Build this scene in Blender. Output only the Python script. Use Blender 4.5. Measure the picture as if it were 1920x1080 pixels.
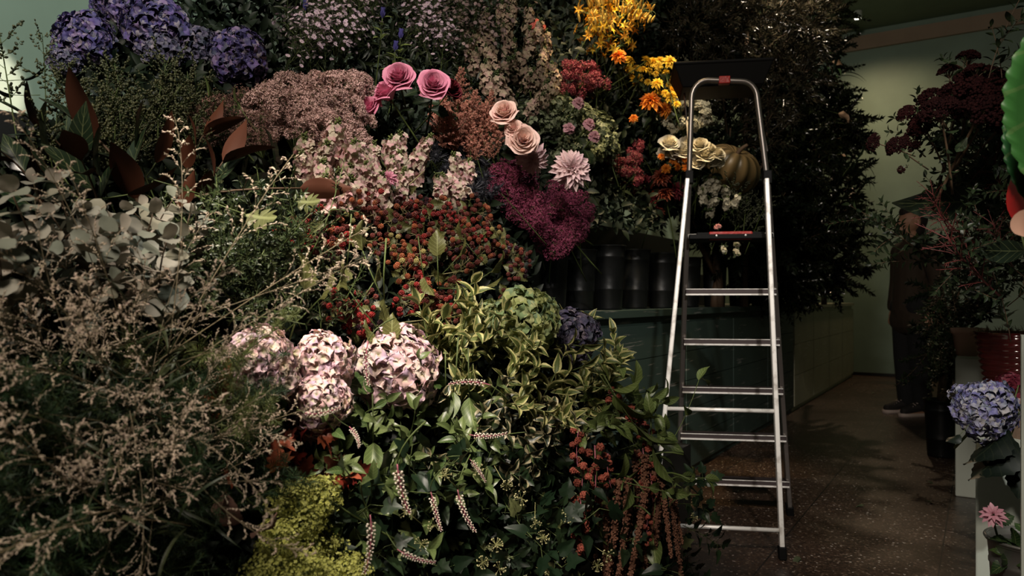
import bpy, math, random
import numpy as np
from mathutils import Vector, Matrix, Quaternion

for o in list(bpy.data.objects): bpy.data.objects.remove(o)
sc = bpy.context.scene
COL = sc.collection
PI = math.pi
F = 1400.0                                   # focal length in pixels of the 1920 px frame

# ------------------------------------------------------------------ camera, sky, lights, exposure
cam_d = bpy.data.cameras.new('camera'); cam = bpy.data.objects.new('camera', cam_d); COL.objects.link(cam)
cam_d.sensor_width = 36.0; cam_d.lens = 36.0 * F / 1920.0
cam_d.shift_y = 20.0 / 1920.0
cam_d.dof.use_dof = True; cam_d.dof.focus_distance = 2.15; cam_d.dof.aperture_fstop = 5.0
cam.location = (0, 0, 1); cam.rotation_euler = (PI / 2, 0, 0)
cam_d.clip_start = 0.05
sc.camera = cam

w = bpy.data.worlds.new('world'); sc.world = w; w.use_nodes = True
w.node_tree.nodes['Background'].inputs[0].default_value = (0.55, 0.75, 0.9, 1)
w.node_tree.nodes['Background'].inputs[1].default_value = 0.004

def aim(o, target):
    o.rotation_euler = (Vector(target) - o.location).to_track_quat('-Z', 'Y').to_euler()
def area(name, loc, target, sx, sy, energy, col):
    d = bpy.data.lights.new(name, 'AREA'); d.shape = 'RECTANGLE'; d.size = sx; d.size_y = sy
    d.energy = energy; d.color = col
    o = bpy.data.objects.new(name, d); COL.objects.link(o); o.location = loc; aim(o, target); return o
def spot(name, loc, target, energy, ang, blend, col, rad=0.04):
    d = bpy.data.lights.new(name, 'SPOT'); d.energy = energy; d.spot_size = math.radians(ang); d.spot_blend = blend
    d.color = col; d.shadow_soft_size = rad
    o = bpy.data.objects.new(name, d); COL.objects.link(o); o.location = loc; aim(o, target); return o

area('shopfront_daylight', (-0.9, -1.0, 3.4), (0.0, 2.3, 0.7), 0.5, 0.5, 104, (1.0, 0.87, 0.74))
spot('spot_flower_bank', (-0.35, 0.5, 3.1), (-0.35, 1.75, 0.85), 480, 28, 1.0, (1.0, 0.87, 0.75), 0.05)
spot('spot_roses', (0.1, 0.9, 3.2), (-0.1, 2.5, 1.55), 150, 34, 1.0, (1.0, 0.9, 0.84), 0.05)
spot('added_cream_rose_spot', (0.9, 2.5, 3.6), (1.0, 3.95, 1.85), 110, 22, 0.9, (1.0, 0.86, 0.66), 0.04)  # extra spot added to brighten the cream roses and pumpkin
spot('spot_ladder', (0.5, -0.6, 3.2), (0.95, 3.0, 0.9), 430, 26, 1.0, (1.0, 0.93, 0.85), 0.06)
spot('spot_yellow_flowers', (0.35, 2.75, 3.7), (0.52, 3.5, 2.0), 420, 32, 0.8, (1.0, 0.74, 0.4), 0.04)
spot('spot_olive_tree', (1.9, 3.8, 4.3), (1.75, 5.2, 2.9), 600, 38, 0.8, (1.0, 0.82, 0.6), 0.05)
spot('spot_aisle', (4.2, 8.9, 4.42), (3.9, 8.3, 0.0), 115, 160, 1.0, (1.0, 0.7, 0.42), 0.06)
spot('added_right_fill_spot', (0.7, 0.2, 3.2), (1.66, 2.5, 0.3), 210, 21, 0.9, (1.0, 0.97, 0.9), 0.05)  # added to brighten the white plinths, stands in for shopfront daylight
spot('spot_left_wall', (-0.2, 0.6, 2.9), (-1.65, 2.2, 1.95), 75, 50, 0.8, (0.85, 1.0, 0.98), 0.08)
spot('sun_patch', (0.2, 0.2, 2.6), (-1.75, 2.42, 1.69), 1200, 6.0, 0.3, (1.0, 0.72, 0.62), 0.02)

sc.view_settings.view_transform = 'Standard'; sc.view_settings.look = 'None'
sc.view_settings.gamma = 1.0; sc.view_settings.use_curve_mapping = False
sc.view_settings.exposure = 0.0

# ------------------------------------------------------------------ helpers
rng = np.random.default_rng(7); rnd = random.Random(11)
def P(px, py, Y): return Vector(((px - 960) / F * Y, Y, 1 - (py - 560) / F * Y))
GX = [-200, 0, 300, 600, 900, 1100, 1250]; GY = [-60, 0, 150, 300, 450, 600, 750, 900, 1080]
GZ = [[2.15, 2.25, 2.4, 2.7, 3.3, 3.8, 4.3], [2.1, 2.2, 2.3, 2.6, 3.2, 3.7, 4.3], [1.8, 1.9, 2.0, 2.3, 2.9, 3.5, 4.1],
      [1.5, 1.6, 1.75, 2.1, 2.7, 3.3, 4.0], [1.25, 1.35, 1.5, 1.85, 2.4, 3.1, 3.8], [1.05, 1.15, 1.4, 1.75, 2.15, 2.6, 2.8],
      [0.9, 1.0, 1.3, 1.65, 2.0, 2.4, 2.6], [0.88, 0.95, 1.2, 1.55, 1.9, 2.25, 2.45], [0.85, 0.9, 1.1, 1.45, 1.8, 2.15, 2.35]]
def YS(px, py):
    px = min(max(px, GX[0]), GX[-1] - 1e-3); py = min(max(py, GY[0]), GY[-1] - 1e-3)
    i = max(k for k in range(len(GX) - 1) if GX[k] <= px); j = max(k for k in range(len(GY) - 1) if GY[k] <= py)
    a = (px - GX[i]) / (GX[i + 1] - GX[i]); b = (py - GY[j]) / (GY[j + 1] - GY[j])
    return (GZ[j][i] * (1 - a) + GZ[j][i + 1] * a) * (1 - b) + (GZ[j + 1][i] * (1 - a) + GZ[j + 1][i + 1] * a) * b
def S(px, py, off=0.0): return P(px, py, YS(px, py) + off)

CU = (0.846, -0.533); CV = (0.533, 0.846); ROOM = -math.atan2(0.533, 0.846)
def UV3(u, v, z=0): return Vector((u * CU[0] + v * CV[0], u * CU[1] + v * CV[1], z))

class MB:
    def __init__(s): s.v = []; s.uv = []; s.f = {}; s.n = 0
    def raw(s, v, faces, uv=None):
        v = np.asarray(v, float)
        s.v.append(v); s.uv.append(np.zeros((len(v), 2)) if uv is None else np.asarray(uv, float))
        for f in faces: s.f.setdefault(len(f), []).append(np.array([f]) + s.n)
        s.n += len(v); return s
    def add(s, T, M=None, loc=(0, 0, 0), sc_=1.0):
        M = np.eye(3) if M is None else M
        return s.scatter(T, np.array([loc], float), np.array([M]), np.array([sc_]))
    def scatter(s, T, pos, rot, scl):
        v, f, uv = T; N = len(pos)
        if N == 0: return s
        scl = np.asarray(scl, float)
        if scl.ndim == 1: scl = np.repeat(scl[:, None], 3, 1)
        vv = np.einsum('nij,nkj->nki', rot, v[None] * scl[:, None, :]) + pos[:, None, :]
        s.v.append(vv.reshape(-1, 3)); s.uv.append(np.tile(uv, (N, 1)))
        for k, a in f.items():
            off = (np.arange(N) * len(v))[:, None, None]
            s.f.setdefault(k, []).append((a[None] + off).reshape(-1, k) + s.n)
        s.n += N * len(v); return s
    def tube(s, pts, r0, r1=None, k=5, cap=True):
        pts = np.asarray(pts, float); n = len(pts); r1 = r0 if r1 is None else r1
        rr = np.asarray(r0, float) if np.ndim(r0) else np.linspace(r0, r1, n)
        t = np.gradient(pts, axis=0); t /= np.linalg.norm(t, axis=1)[:, None] + 1e-12
        ref = np.array([0.0, 0, 1]) if abs(t[0][2]) < 0.9 else np.array([1.0, 0, 0])
        v = []; a = np.cross(ref, t[0]); a /= np.linalg.norm(a)
        for i in range(n):
            a = a - t[i] * (a @ t[i]); a /= np.linalg.norm(a) + 1e-12; b = np.cross(t[i], a)
            for j in range(k):
                th = 2 * PI * j / k; v.append(pts[i] + rr[i] * (math.cos(th) * a + math.sin(th) * b))
        f = [(i * k + j, i * k + (j + 1) % k, (i + 1) * k + (j + 1) % k, (i + 1) * k + j) for i in range(n - 1) for j in range(k)]
        if cap: f += [tuple(range(k))[::-1], tuple((n - 1) * k + j for j in range(k))]
        uv = [(j / k, i / max(1, n - 1)) for i in range(n) for j in range(k)]
        return s.raw(v, f, uv)
    def box(s, c, d, M=None):
        x, y, z = [q / 2 for q in d]
        v = np.array([(sx * x, sy * y, sz * z) for sz in (-1, 1) for sy in (-1, 1) for sx in (-1, 1)], float)
        if M is not None: v = v @ np.asarray(M).T
        return s.raw(v + np.array(c), [(0, 2, 3, 1), (4, 5, 7, 6), (0, 1, 5, 4), (2, 6, 7, 3), (0, 4, 6, 2), (1, 3, 7, 5)])
    def lathe(s, prof, k=32, c=(0, 0, 0), cap=True):
        v = [(c[0] + r * math.cos(2 * PI * j / k), c[1] + r * math.sin(2 * PI * j / k), c[2] + z) for r, z in prof for j in range(k)]
        f = [(i * k + j, i * k + (j + 1) % k, (i + 1) * k + (j + 1) % k, (i + 1) * k + j) for i in range(len(prof) - 1) for j in range(k)]
        if cap: f.append(tuple(range(k))[::-1])
        return s.raw(v, f, [(j / k, i / (len(prof) - 1)) for i in range(len(prof)) for j in range(k)])
    def mesh(s, name, mat, smooth=True):
        me = bpy.data.meshes.new(name); V = np.concatenate(s.v); U = np.concatenate(s.uv)
        fs = [(k, np.concatenate(a)) for k, a in s.f.items()]
        tot = np.concatenate([np.full(len(a), k) for k, a in fs]); li = np.concatenate([a.ravel() for k, a in fs])
        me.vertices.add(len(V)); me.vertices.foreach_set('co', V.ravel())
        me.loops.add(len(li)); me.loops.foreach_set('vertex_index', li.astype(np.int32))
        me.polygons.add(len(tot)); me.polygons.foreach_set('loop_start', np.concatenate([[0], np.cumsum(tot)[:-1]]).astype(np.int32))
        me.polygons.foreach_set('loop_total', tot.astype(np.int32))
        me.polygons.foreach_set('use_smooth', np.full(len(tot), smooth))
        me.update(calc_edges=True)
        l = me.uv_layers.new(name='UVMap'); l.data.foreach_set('uv', U[li].ravel())
        me.materials.append(mat); me.validate(); return me

def obj(name, me, parent=None):
    o = bpy.data.objects.new(name, me); COL.objects.link(o)
    if parent is not None: o.parent = parent
    return o
def tag(o, label=None, cat=None, group=None, kind=None):
    if label: o['label'] = label
    if cat: o['category'] = cat
    if group: o['group'] = group
    if kind: o['kind'] = kind
    return o
def empty(name, loc=(0, 0, 0)):
    o = bpy.data.objects.new(name, None); COL.objects.link(o); o.location = loc; o.empty_display_size = 0.03; return o

def nrm(a): return a / (np.linalg.norm(a, axis=-1, keepdims=True) + 1e-12)
def frames(D, Nn):                           # columns x, y(=D), z
    y = nrm(np.asarray(D, float)); z = np.asarray(Nn, float); z = nrm(z - (z * y).sum(-1, keepdims=True) * y)
    x = np.cross(y, z); return np.stack([x, y, z], -1)
def rdirs(n, r=rng): return nrm(r.normal(size=(n, 3)))
def axis_rots(D, r=rng): return frames(D, rdirs(len(D), r))      # y along D, random roll

# ------------------------------------------------------------------ templates (length 1 along +y, face +z)
def grid_t(rows, cols, fn):
    v = []; uv = []
    for j in range(rows + 1):
        for i in range(cols + 1):
            v.append(fn(i / cols * 2 - 1, j / rows)); uv.append((i / cols, j / rows))
    f = [(j * (cols + 1) + i, j * (cols + 1) + i + 1, (j + 1) * (cols + 1) + i + 1, (j + 1) * (cols + 1) + i) for j in range(rows) for i in range(cols)]
    return (np.array(v, float), {4: np.array(f)}, np.array(uv, float))
PROF = {'ovate': lambda t: (math.sin(PI * min(1, t ** 0.75)) ** 0.9) if 0 < t < 1 else 0,
        'lance': lambda t: (math.sin(PI * t ** 0.85) ** 1.0) if 0 < t < 1 else 0,
        'round': lambda t: math.sqrt(max(0, 1 - (2 * t - 1) ** 2)),
        'obov': lambda t: (math.sin(PI * t ** 1.5) ** 0.8) if 0 < t < 1 else 0}
def leaf_t(wd=0.4, seg=5, cols=2, fold=0.25, curl=0.6, prof='ovate', wave=0.0, serr=0.0, seed=0):
    r = random.Random(seed); ph = r.random() * 6
    def fn(a, t):
        wv = wd * 0.5 * max(PROF[prof](t), 0.03)
        if serr and abs(a) > 0.99: wv *= 1 + serr * ((round(t * seg) % 2) * 2 - 1)
        th = curl * t; y = (math.sin(th) / curl) if curl else t; z = -((1 - math.cos(th)) / curl) if curl else 0
        z += abs(a) * fold * wv * 2 + wave * wd * a * a * math.sin(t * 9 + ph + a * 2)
        return (a * wv, y, z)
    return grid_t(seg, cols, fn)
def merge_t(parts):
    v = []; uv = []; f = {}; n = 0
    for T in parts:
        v.append(T[0]); uv.append(T[2])
        for k, a in T[1].items(): f.setdefault(k, []).append(a + n)
        n += len(T[0])
    return (np.concatenate(v), {k: np.concatenate(a) for k, a in f.items()}, np.concatenate(uv))
def xf(T, M, loc=(0, 0, 0), s=1.0): return ((T[0] * s) @ np.asarray(M).T + np.array(loc), T[1], T[2])
def rotm(ax, a): return np.array(Matrix.Rotation(a, 3, ax))
def floret_t(n, petal, cup=0.5, lift=0.0):     # petals around the +y axis
    ps = []
    for k in range(n):                          # petal local +y -> outward in xz plane raised by cup
        M = rotm('Y', 2 * PI * k / n) @ rotm('X', 0) @ np.stack([np.array([0, 0, 1.0]), np.array([math.cos(cup), math.sin(cup), 0]), np.array([-math.sin(cup), math.cos(cup), 0])], -1)
        ps.append(xf(petal, M, (0, lift * k, 0)))
    return merge_t(ps)
def sphere_t(k=6, m=4):
    v = [(0, 0, -1)]; f3 = []; f4 = []
    for i in range(1, m):
        for j in range(k):
            th = PI * i / m; ph = 2 * PI * j / k; v.append((math.sin(th) * math.cos(ph), math.sin(th) * math.sin(ph), -math.cos(th)))
    v.append((0, 0, 1)); top = len(v) - 1
    for j in range(k):
        f3.append((0, 1 + (j + 1) % k, 1 + j)); b = 1 + (m - 2) * k; f3.append((top, b + j, b + (j + 1) % k))
        for i in range(m - 2):
            a = 1 + i * k; f4.append((a + j, a + (j + 1) % k, a + k + (j + 1) % k, a + k + j))
    d = {3: np.array(f3)}
    if f4: d[4] = np.array(f4)
    v = np.array(v, float); return (v, d, np.stack([v[:, 0] * .5 + .5, v[:, 2] * .5 + .5], -1))
OCT = sphere_t(4, 2); BALL = sphere_t(6, 4); BALLH = sphere_t(12, 8)
def lobed_t(out, cup=0.15, seed=0):             # outline points (x,y), stem at (0,0), fan with one inner ring
    out = np.array(out, float); c = np.array([0, out[:, 1].mean() * 0.9]); inner = c + (out - c) * 0.5
    def z(p): return -cup * (p[:, 1] ** 2) + cup * 1.2 * np.abs(p[:, 0])
    v2 = np.concatenate([[c], inner, out]); n = len(out); v = np.column_stack([v2, z(v2)])
    v[n + 1:, 2] += np.random.default_rng(seed).normal(size=n) * 0.02
    f3 = [(0, 1 + i, 1 + (i + 1) % n) for i in range(n)]; f4 = [(1 + i, 1 + n + i, 1 + n + (i + 1) % n, 1 + (i + 1) % n) for i in range(n)]
    uv = np.column_stack([v2[:, 0] * 0.45 + 0.5, v2[:, 1]])
    return (v, {3: np.array(f3), 4: np.array(f4)}, uv)
def mirror_out(half): return [(x, y) for x, y in half] + [(-x, y) for x, y in half[::-1] if x > 1e-6]
IVY = lobed_t(mirror_out([(0, 0), (.18, -.1), (.36, -.02), (.5, .2), (.33, .34), (.45, .55), (.22, .6), (.12, .8), (0, 1.0)]))
IVYV = lobed_t(mirror_out([(0, 0), (.2, -.08), (.34, .1), (.36, .3), (.27, .5), (.2, .7), (.08, .9), (0, 1.0)]), 0.3)
OAK = lobed_t(mirror_out([(0, 0), (.07, .08), (.2, .1), (.3, .22), (.14, .3), (.3, .38), (.42, .52), (.2, .52), (.32, .68), (.3, .8), (.14, .72), (.1, .9), (0, 1.0)]), 0.2)
MAPLE = lobed_t(mirror_out([(0, 0), (.12, -.04), (.42, .02), (.3, .16), (.6, .38), (.4, .42), (.48, .62), (.26, .54), (.24, .66), (.13, .7), (.12, .88), (0, 1.05)]), 0.25)

# ------------------------------------------------------------------ materials
MATS = {}
def mat(name, cols, rough=0.5, spec=0.5, trans=0.0, vein=0.0, margin=None, metal=0.0, objvar=0.25, bump=0.0, bscale=200, center=None, coat=0.0):
    if name in MATS: return MATS[name]
    m = bpy.data.materials.new(name); m.use_nodes = True; nt = m.node_tree; N = nt.nodes; L = nt.links
    b = N['Principled BSDF']; b.inputs['Roughness'].default_value = rough; b.inputs['Metallic'].default_value = metal
    b.inputs['Specular IOR Level'].default_value = spec; b.inputs['Coat Weight'].default_value = coat
    geo = N.new('ShaderNodeNewGeometry'); ramp = N.new('ShaderNodeValToRGB')
    el = ramp.color_ramp.elements
    while len(el) < len(cols): el.new(0.5)
    for i, c in enumerate(cols): el[i].position = i / max(1, len(cols) - 1); el[i].color = (*c, 1)
    if len(cols) == 1: el[1].color = (*cols[0], 1) if len(el) > 1 else el[0].color
    L.new(geo.outputs['Random Per Island'], ramp.inputs[0]); col = ramp.outputs[0]
    def mixc(fac, a, bcol, mode='MIX'):
        mx = N.new('ShaderNodeMix'); mx.data_type = 'RGBA'; mx.blend_type = mode
        if hasattr(fac, 'links'): L.new(fac, mx.inputs['Factor'])
        else: mx.inputs['Factor'].default_value = fac
        for s_, q in ((mx.inputs['A'], a), (mx.inputs['B'], bcol)):
            if hasattr(q, 'links'): L.new(q, s_)
            else: s_.default_value = (*q, 1)
        return mx.outputs['Result']
    def math_(op, a, bb=None, cc=None):
        q = N.new('ShaderNodeMath'); q.operation = op
        for i, z in enumerate((a, bb, cc)):
            if z is None: continue
            if hasattr(z, 'links'): L.new(z, q.inputs[i])
            else: q.inputs[i].default_value = z
        return q.outputs[0]
    if vein or margin or center:
        uv = N.new('ShaderNodeUVMap'); sep = N.new('ShaderNodeSeparateXYZ'); L.new(uv.outputs[0], sep.inputs[0])
        ax = math_('ABSOLUTE', math_('SUBTRACT', sep.outputs[0], 0.5))
    if margin:
        nz = N.new('ShaderNodeTexNoise'); nz.inputs['Scale'].default_value = 7; L.new(uv.outputs[0], nz.inputs['Vector'])
        d = math_('ADD', ax, math_('MULTIPLY', math_('SUBTRACT', nz.outputs[0], 0.5), 0.35))
        col = mixc(math_('GREATER_THAN', d, 0.28), col, margin)
    if center:
        fac = math_('SUBTRACT', 1.0, math_('SMOOTH_MIN', math_('MULTIPLY', sep.outputs[1], 2.2), 1.0, 0.3))
        col = mixc(fac, col, center)
    if vein:
        mid = math_('LESS_THAN', ax, 0.02)
        wv = math_('FRACT', math_('ADD', math_('MULTIPLY', sep.outputs[1], 7.0), math_('MULTIPLY', ax, -3.5)))
        side = math_('LESS_THAN', wv, 0.12)
        vv = math_('MULTIPLY', math_('MAXIMUM', mid, math_('MULTIPLY', side, 0.6)), vein)
        col = mixc(vv, col, (0.45, 0.5, 0.22))
    if objvar:
        oi = N.new('ShaderNodeObjectInfo'); k = math_('MULTIPLY_ADD', oi.outputs['Random'], objvar * 2, 1 - objvar)
        hs = N.new('ShaderNodeHueSaturation'); L.new(col, hs.inputs['Color']); L.new(k, hs.inputs['Value']); col = hs.outputs[0]
    L.new(col, b.inputs['Base Color'])
    if bump:
        tc = N.new('ShaderNodeTexCoord'); nz = N.new('ShaderNodeTexNoise'); nz.inputs['Scale'].default_value = bscale
        L.new(tc.outputs['Object'], nz.inputs['Vector']); bp = N.new('ShaderNodeBump'); bp.inputs['Strength'].default_value = bump
        bp.inputs['Distance'].default_value = 0.01; L.new(nz.outputs[0], bp.inputs['Height']); L.new(bp.outputs[0], b.inputs['Normal'])
    if trans:
        tr = N.new('ShaderNodeBsdfTranslucent'); L.new(col, tr.inputs[0]); ms = N.new('ShaderNodeMixShader'); ms.inputs[0].default_value = trans
        L.new(b.outputs[0], ms.inputs[1]); L.new(tr.outputs[0], ms.inputs[2]); L.new(ms.outputs[0], N['Material Output'].inputs[0])
    MATS[name] = m; return m

stem_m = mat('green_stem', [(.05, .08, .02), (.09, .12, .03)], 0.6)
brown_m = mat('brown_stem', [(.06, .035, .02), (.1, .06, .03)], 0.7)
tan_m = mat('straw_stem', [(.3, .24, .13), (.2, .2, .08)], 0.6)
darkleaf = mat('dark_leaf', [(.006, .014, .006), (.012, .026, .009), (.02, .035, .012)], 0.45, vein=.15)
midleaf = mat('green_leaf', [(.02, .05, .015), (.04, .08, .02), (.07, .11, .03)], 0.4, trans=.12, vein=.35)
limeleaf = mat('olive_green_leaf', [(.1, .14, .03), (.16, .2, .05), (.07, .11, .03)], 0.45, trans=.15, vein=.4)

# ------------------------------------------------------------------ the setting
def painted(name, base, scratch=0.0, plank=0.0, rough=0.55, dirt=0.5):
    m = bpy.data.materials.new(name); m.use_nodes = True; nt = m.node_tree; N = nt.nodes; L = nt.links; b = N['Principled BSDF']
    tc = N.new('ShaderNodeTexCoord'); nz = N.new('ShaderNodeTexNoise'); nz.inputs['Scale'].default_value = 3; nz.inputs['Detail'].default_value = 8
    L.new(tc.outputs['Object'], nz.inputs[0]); rp = N.new('ShaderNodeValToRGB'); L.new(nz.outputs[0], rp.inputs[0])
    e = rp.color_ramp.elements; e[0].position = .3; e[1].position = .7
    e[0].color = (*[c * (1 - .35 * dirt) for c in base], 1); e[1].color = (*base, 1); col = rp.outputs[0]
    if scratch:
        mp = N.new('ShaderNodeMapping'); mp.inputs['Scale'].default_value = (1, 1.1, 22); mp.inputs['Rotation'].default_value = (0.09, 0, 0)
        L.new(tc.outputs['Object'], mp.inputs[0]); n2 = N.new('ShaderNodeTexNoise'); n2.inputs['Scale'].default_value = 3; n2.inputs['Detail'].default_value = 5
        L.new(mp.outputs[0], n2.inputs[0]); r2 = N.new('ShaderNodeValToRGB'); L.new(n2.outputs[0], r2.inputs[0])
        r2.color_ramp.elements[0].position = .63; r2.color_ramp.elements[1].position = .68
        mx = N.new('ShaderNodeMix'); mx.data_type = 'RGBA'; L.new(r2.outputs[0], mx.inputs['Factor']); L.new(col, mx.inputs['A'])
        mx.inputs['B'].default_value = (scratch, scratch, scratch * .9, 1); col = mx.outputs['Result']
    L.new(col, b.inputs['Base Color']); b.inputs['Roughness'].default_value = rough
    bp = N.new('ShaderNodeBump'); bp.inputs['Strength'].default_value = .15; L.new(nz.outputs[0], bp.inputs['Height']); L.new(bp.outputs[0], b.inputs['Normal'])
    return m
wall_m = painted('teal_painted_plaster', (.24, .34, .27))
counter_m = painted('dark_green_boards', (.035, .06, .05), scratch=.2, rough=.5)
lamplit_counter_m = painted('lamplit_panel', (.5, .5, .36), scratch=.6)  # base raised towards the lit wall tone, warm lamplight put into the colour
dark_m = painted('near_black_wood', (.006, .006, .005))  # near-black gives dark gaps between plants, shade put into the wood colour
white_m = painted('white_paint', (.55, .6, .53), rough=.4, dirt=.4)
trim_m = painted('tan_trim_paint', (.36, .26, .18))
ceil_m = painted('ceiling_paint', (.16, .22, .15))

def floor_mat():
    m = bpy.data.materials.new('terrazzo'); m.use_nodes = True; nt = m.node_tree; N = nt.nodes; L = nt.links; b = N['Principled BSDF']
    tc = N.new('ShaderNodeTexCoord'); vo = N.new('ShaderNodeTexVoronoi'); vo.inputs['Scale'].default_value = 130
    L.new(tc.outputs['Object'], vo.inputs['Vector']); rp = N.new('ShaderNodeValToRGB'); sp = N.new('ShaderNodeSeparateColor')
    L.new(vo.outputs['Color'], sp.inputs[0]); L.new(sp.outputs[0], rp.inputs[0]); rp.color_ramp.interpolation = 'CONSTANT'
    e = rp.color_ramp.elements; e[0].color = (.045, .026, .018, 1); e[1].position = .55; e[1].color = (.08, .048, .032, 1)
    for p_, c in ((.8, (.025, .016, .012)), (.93, (.2, .14, .1)), (.985, (.5, .42, .36))):
        q = e.new(p_); q.color = (*c, 1)
    nz = N.new('ShaderNodeTexNoise'); nz.inputs['Scale'].default_value = 1.3; nz.inputs['Detail'].default_value = 6; L.new(tc.outputs['Object'], nz.inputs[0])
    mx = N.new('ShaderNodeMix'); mx.data_type = 'RGBA'; mx.blend_type = 'MULTIPLY'; mx.inputs['Factor'].default_value = .8
    L.new(rp.outputs[0], mx.inputs['A']); r2 = N.new('ShaderNodeValToRGB'); L.new(nz.outputs[0], r2.inputs[0]); r2.color_ramp.elements[0].position = .35; r2.color_ramp.elements[0].color = (.35, .33, .3, 1); r2.color_ramp.elements[1].position = .65
    L.new(r2.outputs[0], mx.inputs['B'])
    sx = N.new('ShaderNodeSeparateXYZ'); L.new(tc.outputs['Object'], sx.inputs[0])
    def line(out, off, per):
        a = N.new('ShaderNodeMath'); a.operation = 'ADD'; L.new(out, a.inputs[0]); a.inputs[1].default_value = off + 100 * per
        q = N.new('ShaderNodeMath'); q.operation = 'MODULO'; L.new(a.outputs[0], q.inputs[0]); q.inputs[1].default_value = per
        c = N.new('ShaderNodeMath'); c.operation = 'LESS_THAN'; L.new(q.outputs[0], c.inputs[0]); c.inputs[1].default_value = .006; return c.outputs[0]
    ln = line(sx.outputs[0], .703, .565); m2 = N.new('ShaderNodeMix'); m2.data_type = 'RGBA'; L.new(ln, m2.inputs['Factor']); L.new(mx.outputs['Result'], m2.inputs['A'])
    m2.inputs['B'].default_value = (.008, .006, .005, 1); L.new(m2.outputs['Result'], b.inputs['Base Color'])
    b.inputs['Roughness'].default_value = .32
    rr = N.new('ShaderNodeMapRange'); L.new(nz.outputs[0], rr.inputs[0]); rr.inputs[3].default_value = .22; rr.inputs[4].default_value = .55; L.new(rr.outputs[0], b.inputs['Roughness'])
    return m

def room_box(name, u0, u1, v0, v1, z0, z1, m, kind='structure', parent=None, extra=None):
    b = MB().box(((u0 + u1) / 2, (v0 + v1) / 2, (z0 + z1) / 2), (u1 - u0, v1 - v0, z1 - z0))
    if extra: extra(b)
    o = obj(name, b.mesh(name, m, False), parent)
    if parent is None: o.rotation_euler = (0, 0, ROOM)
    if kind and parent is None: o['kind'] = kind
    return o
VB = 10.68; UL = -2.75; UR = 2.4; ZC = 4.5
room_box('floor', UL, UR, -1.5, VB, -.1, 0, floor_mat())
room_box('wall_back', UL - .1, UR + .1, VB, VB + .1, 0, ZC, wall_m)
room_box('wall_left', UL - .1, UL, -1.5, VB, 0, ZC, wall_m)
room_box('wall_right', UR, UR + .1, 1.5, VB, 0, ZC, wall_m)
room_box('ceiling', UL - .1, UR + .1, 1.2, VB + .1, ZC, ZC + .1, ceil_m)
room_box('trim_1', UL, UR, VB - .05, VB - .001, 4.24, 4.42, trim_m)
room_box('trim_2', UL, UR, VB - .02, VB - .001, 0.001, .04, dark_m)

# counter: two units with a worktop each
def counter(name, v0, v1, m, label, planks):
    e = empty(name); e.rotation_euler = (0, 0, ROOM); tag(e, label, 'counter')
    b = MB().box(((-1.43 - 2.4) / 2, (v0 + v1) / 2, .455), (.97, v1 - v0, .91)); obj('body', b.mesh('counter_body', m, False), e)
    b = MB().box(((-1.40 - 2.4) / 2, (v0 + v1) / 2, .928), (1.0, v1 - v0, .034)); obj('worktop', b.mesh('counter_top', m, False), e)
    zs = np.linspace(.04, .87, planks + 1); n = max(1, round((v1 - v0) / .9)); vs = np.linspace(v0, v1, n + 1)
    for k in range(n):
        b = MB()
        for i in range(planks):
            b.box((-1.424, (vs[k] + vs[k + 1]) / 2, (zs[i] + zs[i + 1]) / 2), (.03, (vs[k + 1] - vs[k]) - .02, zs[i + 1] - zs[i] - .004))
        obj('plank_panel', b.mesh('plank_panel', m, False), e)
    return e
counter('display_counter', .3, 6.9, counter_m, 'long dark green planked counter behind the ladder with black buckets on it', 5)
counter('side_counter', 6.93, 10.5, lamplit_counter_m, 'counter end by the back wall, paled by lamplight put into its colour, with a small orange flower on top', 3)

# unseen stepped stand on the counter, added as near-black backing for the flowers
e = empty('tiered_stand'); e.rotation_euler = (0, 0, ROOM); tag(e, 'unseen stepped stand added as near-black backing among the flowers on the counter', 'stand')
for k, (u, z) in enumerate(((-1.98, 1.2), (-2.2, 1.5))):
    b = MB().box(((u - 2.4) / 2, 3.3, (.945 + z) / 2), (-2.4 - u, 5.8, z - .945)); obj('step', b.mesh('stand_step', dark_m, False), e)
o = room_box('low_bench', -1.39, -1.12, .5, 3.3, .0, .34, dark_m, None); tag(o, 'low black bench under the foreground plants', 'bench')

# ------------------------------------------------------------------ spawn
class Proto:
    def __init__(s, name, cat, variants): s.name = name; s.cat = cat; s.variants = variants   # variant = list of (part, mesh, [label])
def spawn(pr, loc, d=(0, -.4, 1), roll=None, s=1.0, label=None, group=None, var=None, cat=None, name=None):
    e = bpy.data.objects.new(name or pr.name, None); COL.objects.link(e); e.empty_display_size = .03
    q = Vector(d).to_track_quat('Z', 'Y') @ Quaternion((0, 0, 1), rnd.uniform(0, 2 * PI) if roll is None else roll)
    e.rotation_mode = 'QUATERNION'; e.rotation_quaternion = q; e.location = loc; e.scale = (s, s, s)
    tag(e, label, cat or pr.cat, group)
    V = pr.variants[rnd.randrange(len(pr.variants)) if var is None else var]
    for part in V:
        c = bpy.data.objects.new(part[0], part[1]); COL.objects.link(c); c.parent = e
        if len(part) > 2 and isinstance(part[2], tuple): c.location = part[2]
        if len(part) > 3: c['label'] = part[3]
    return e
def inpoly(x, y, poly):
    c = False; n = len(poly)
    for i in range(n):
        x0, y0 = poly[i]; x1, y1 = poly[i - 1]
        if (y0 > y) != (y1 > y) and x < (x1 - x0) * (y - y0) / (y1 - y0) + x0: c = not c
    return c
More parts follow.
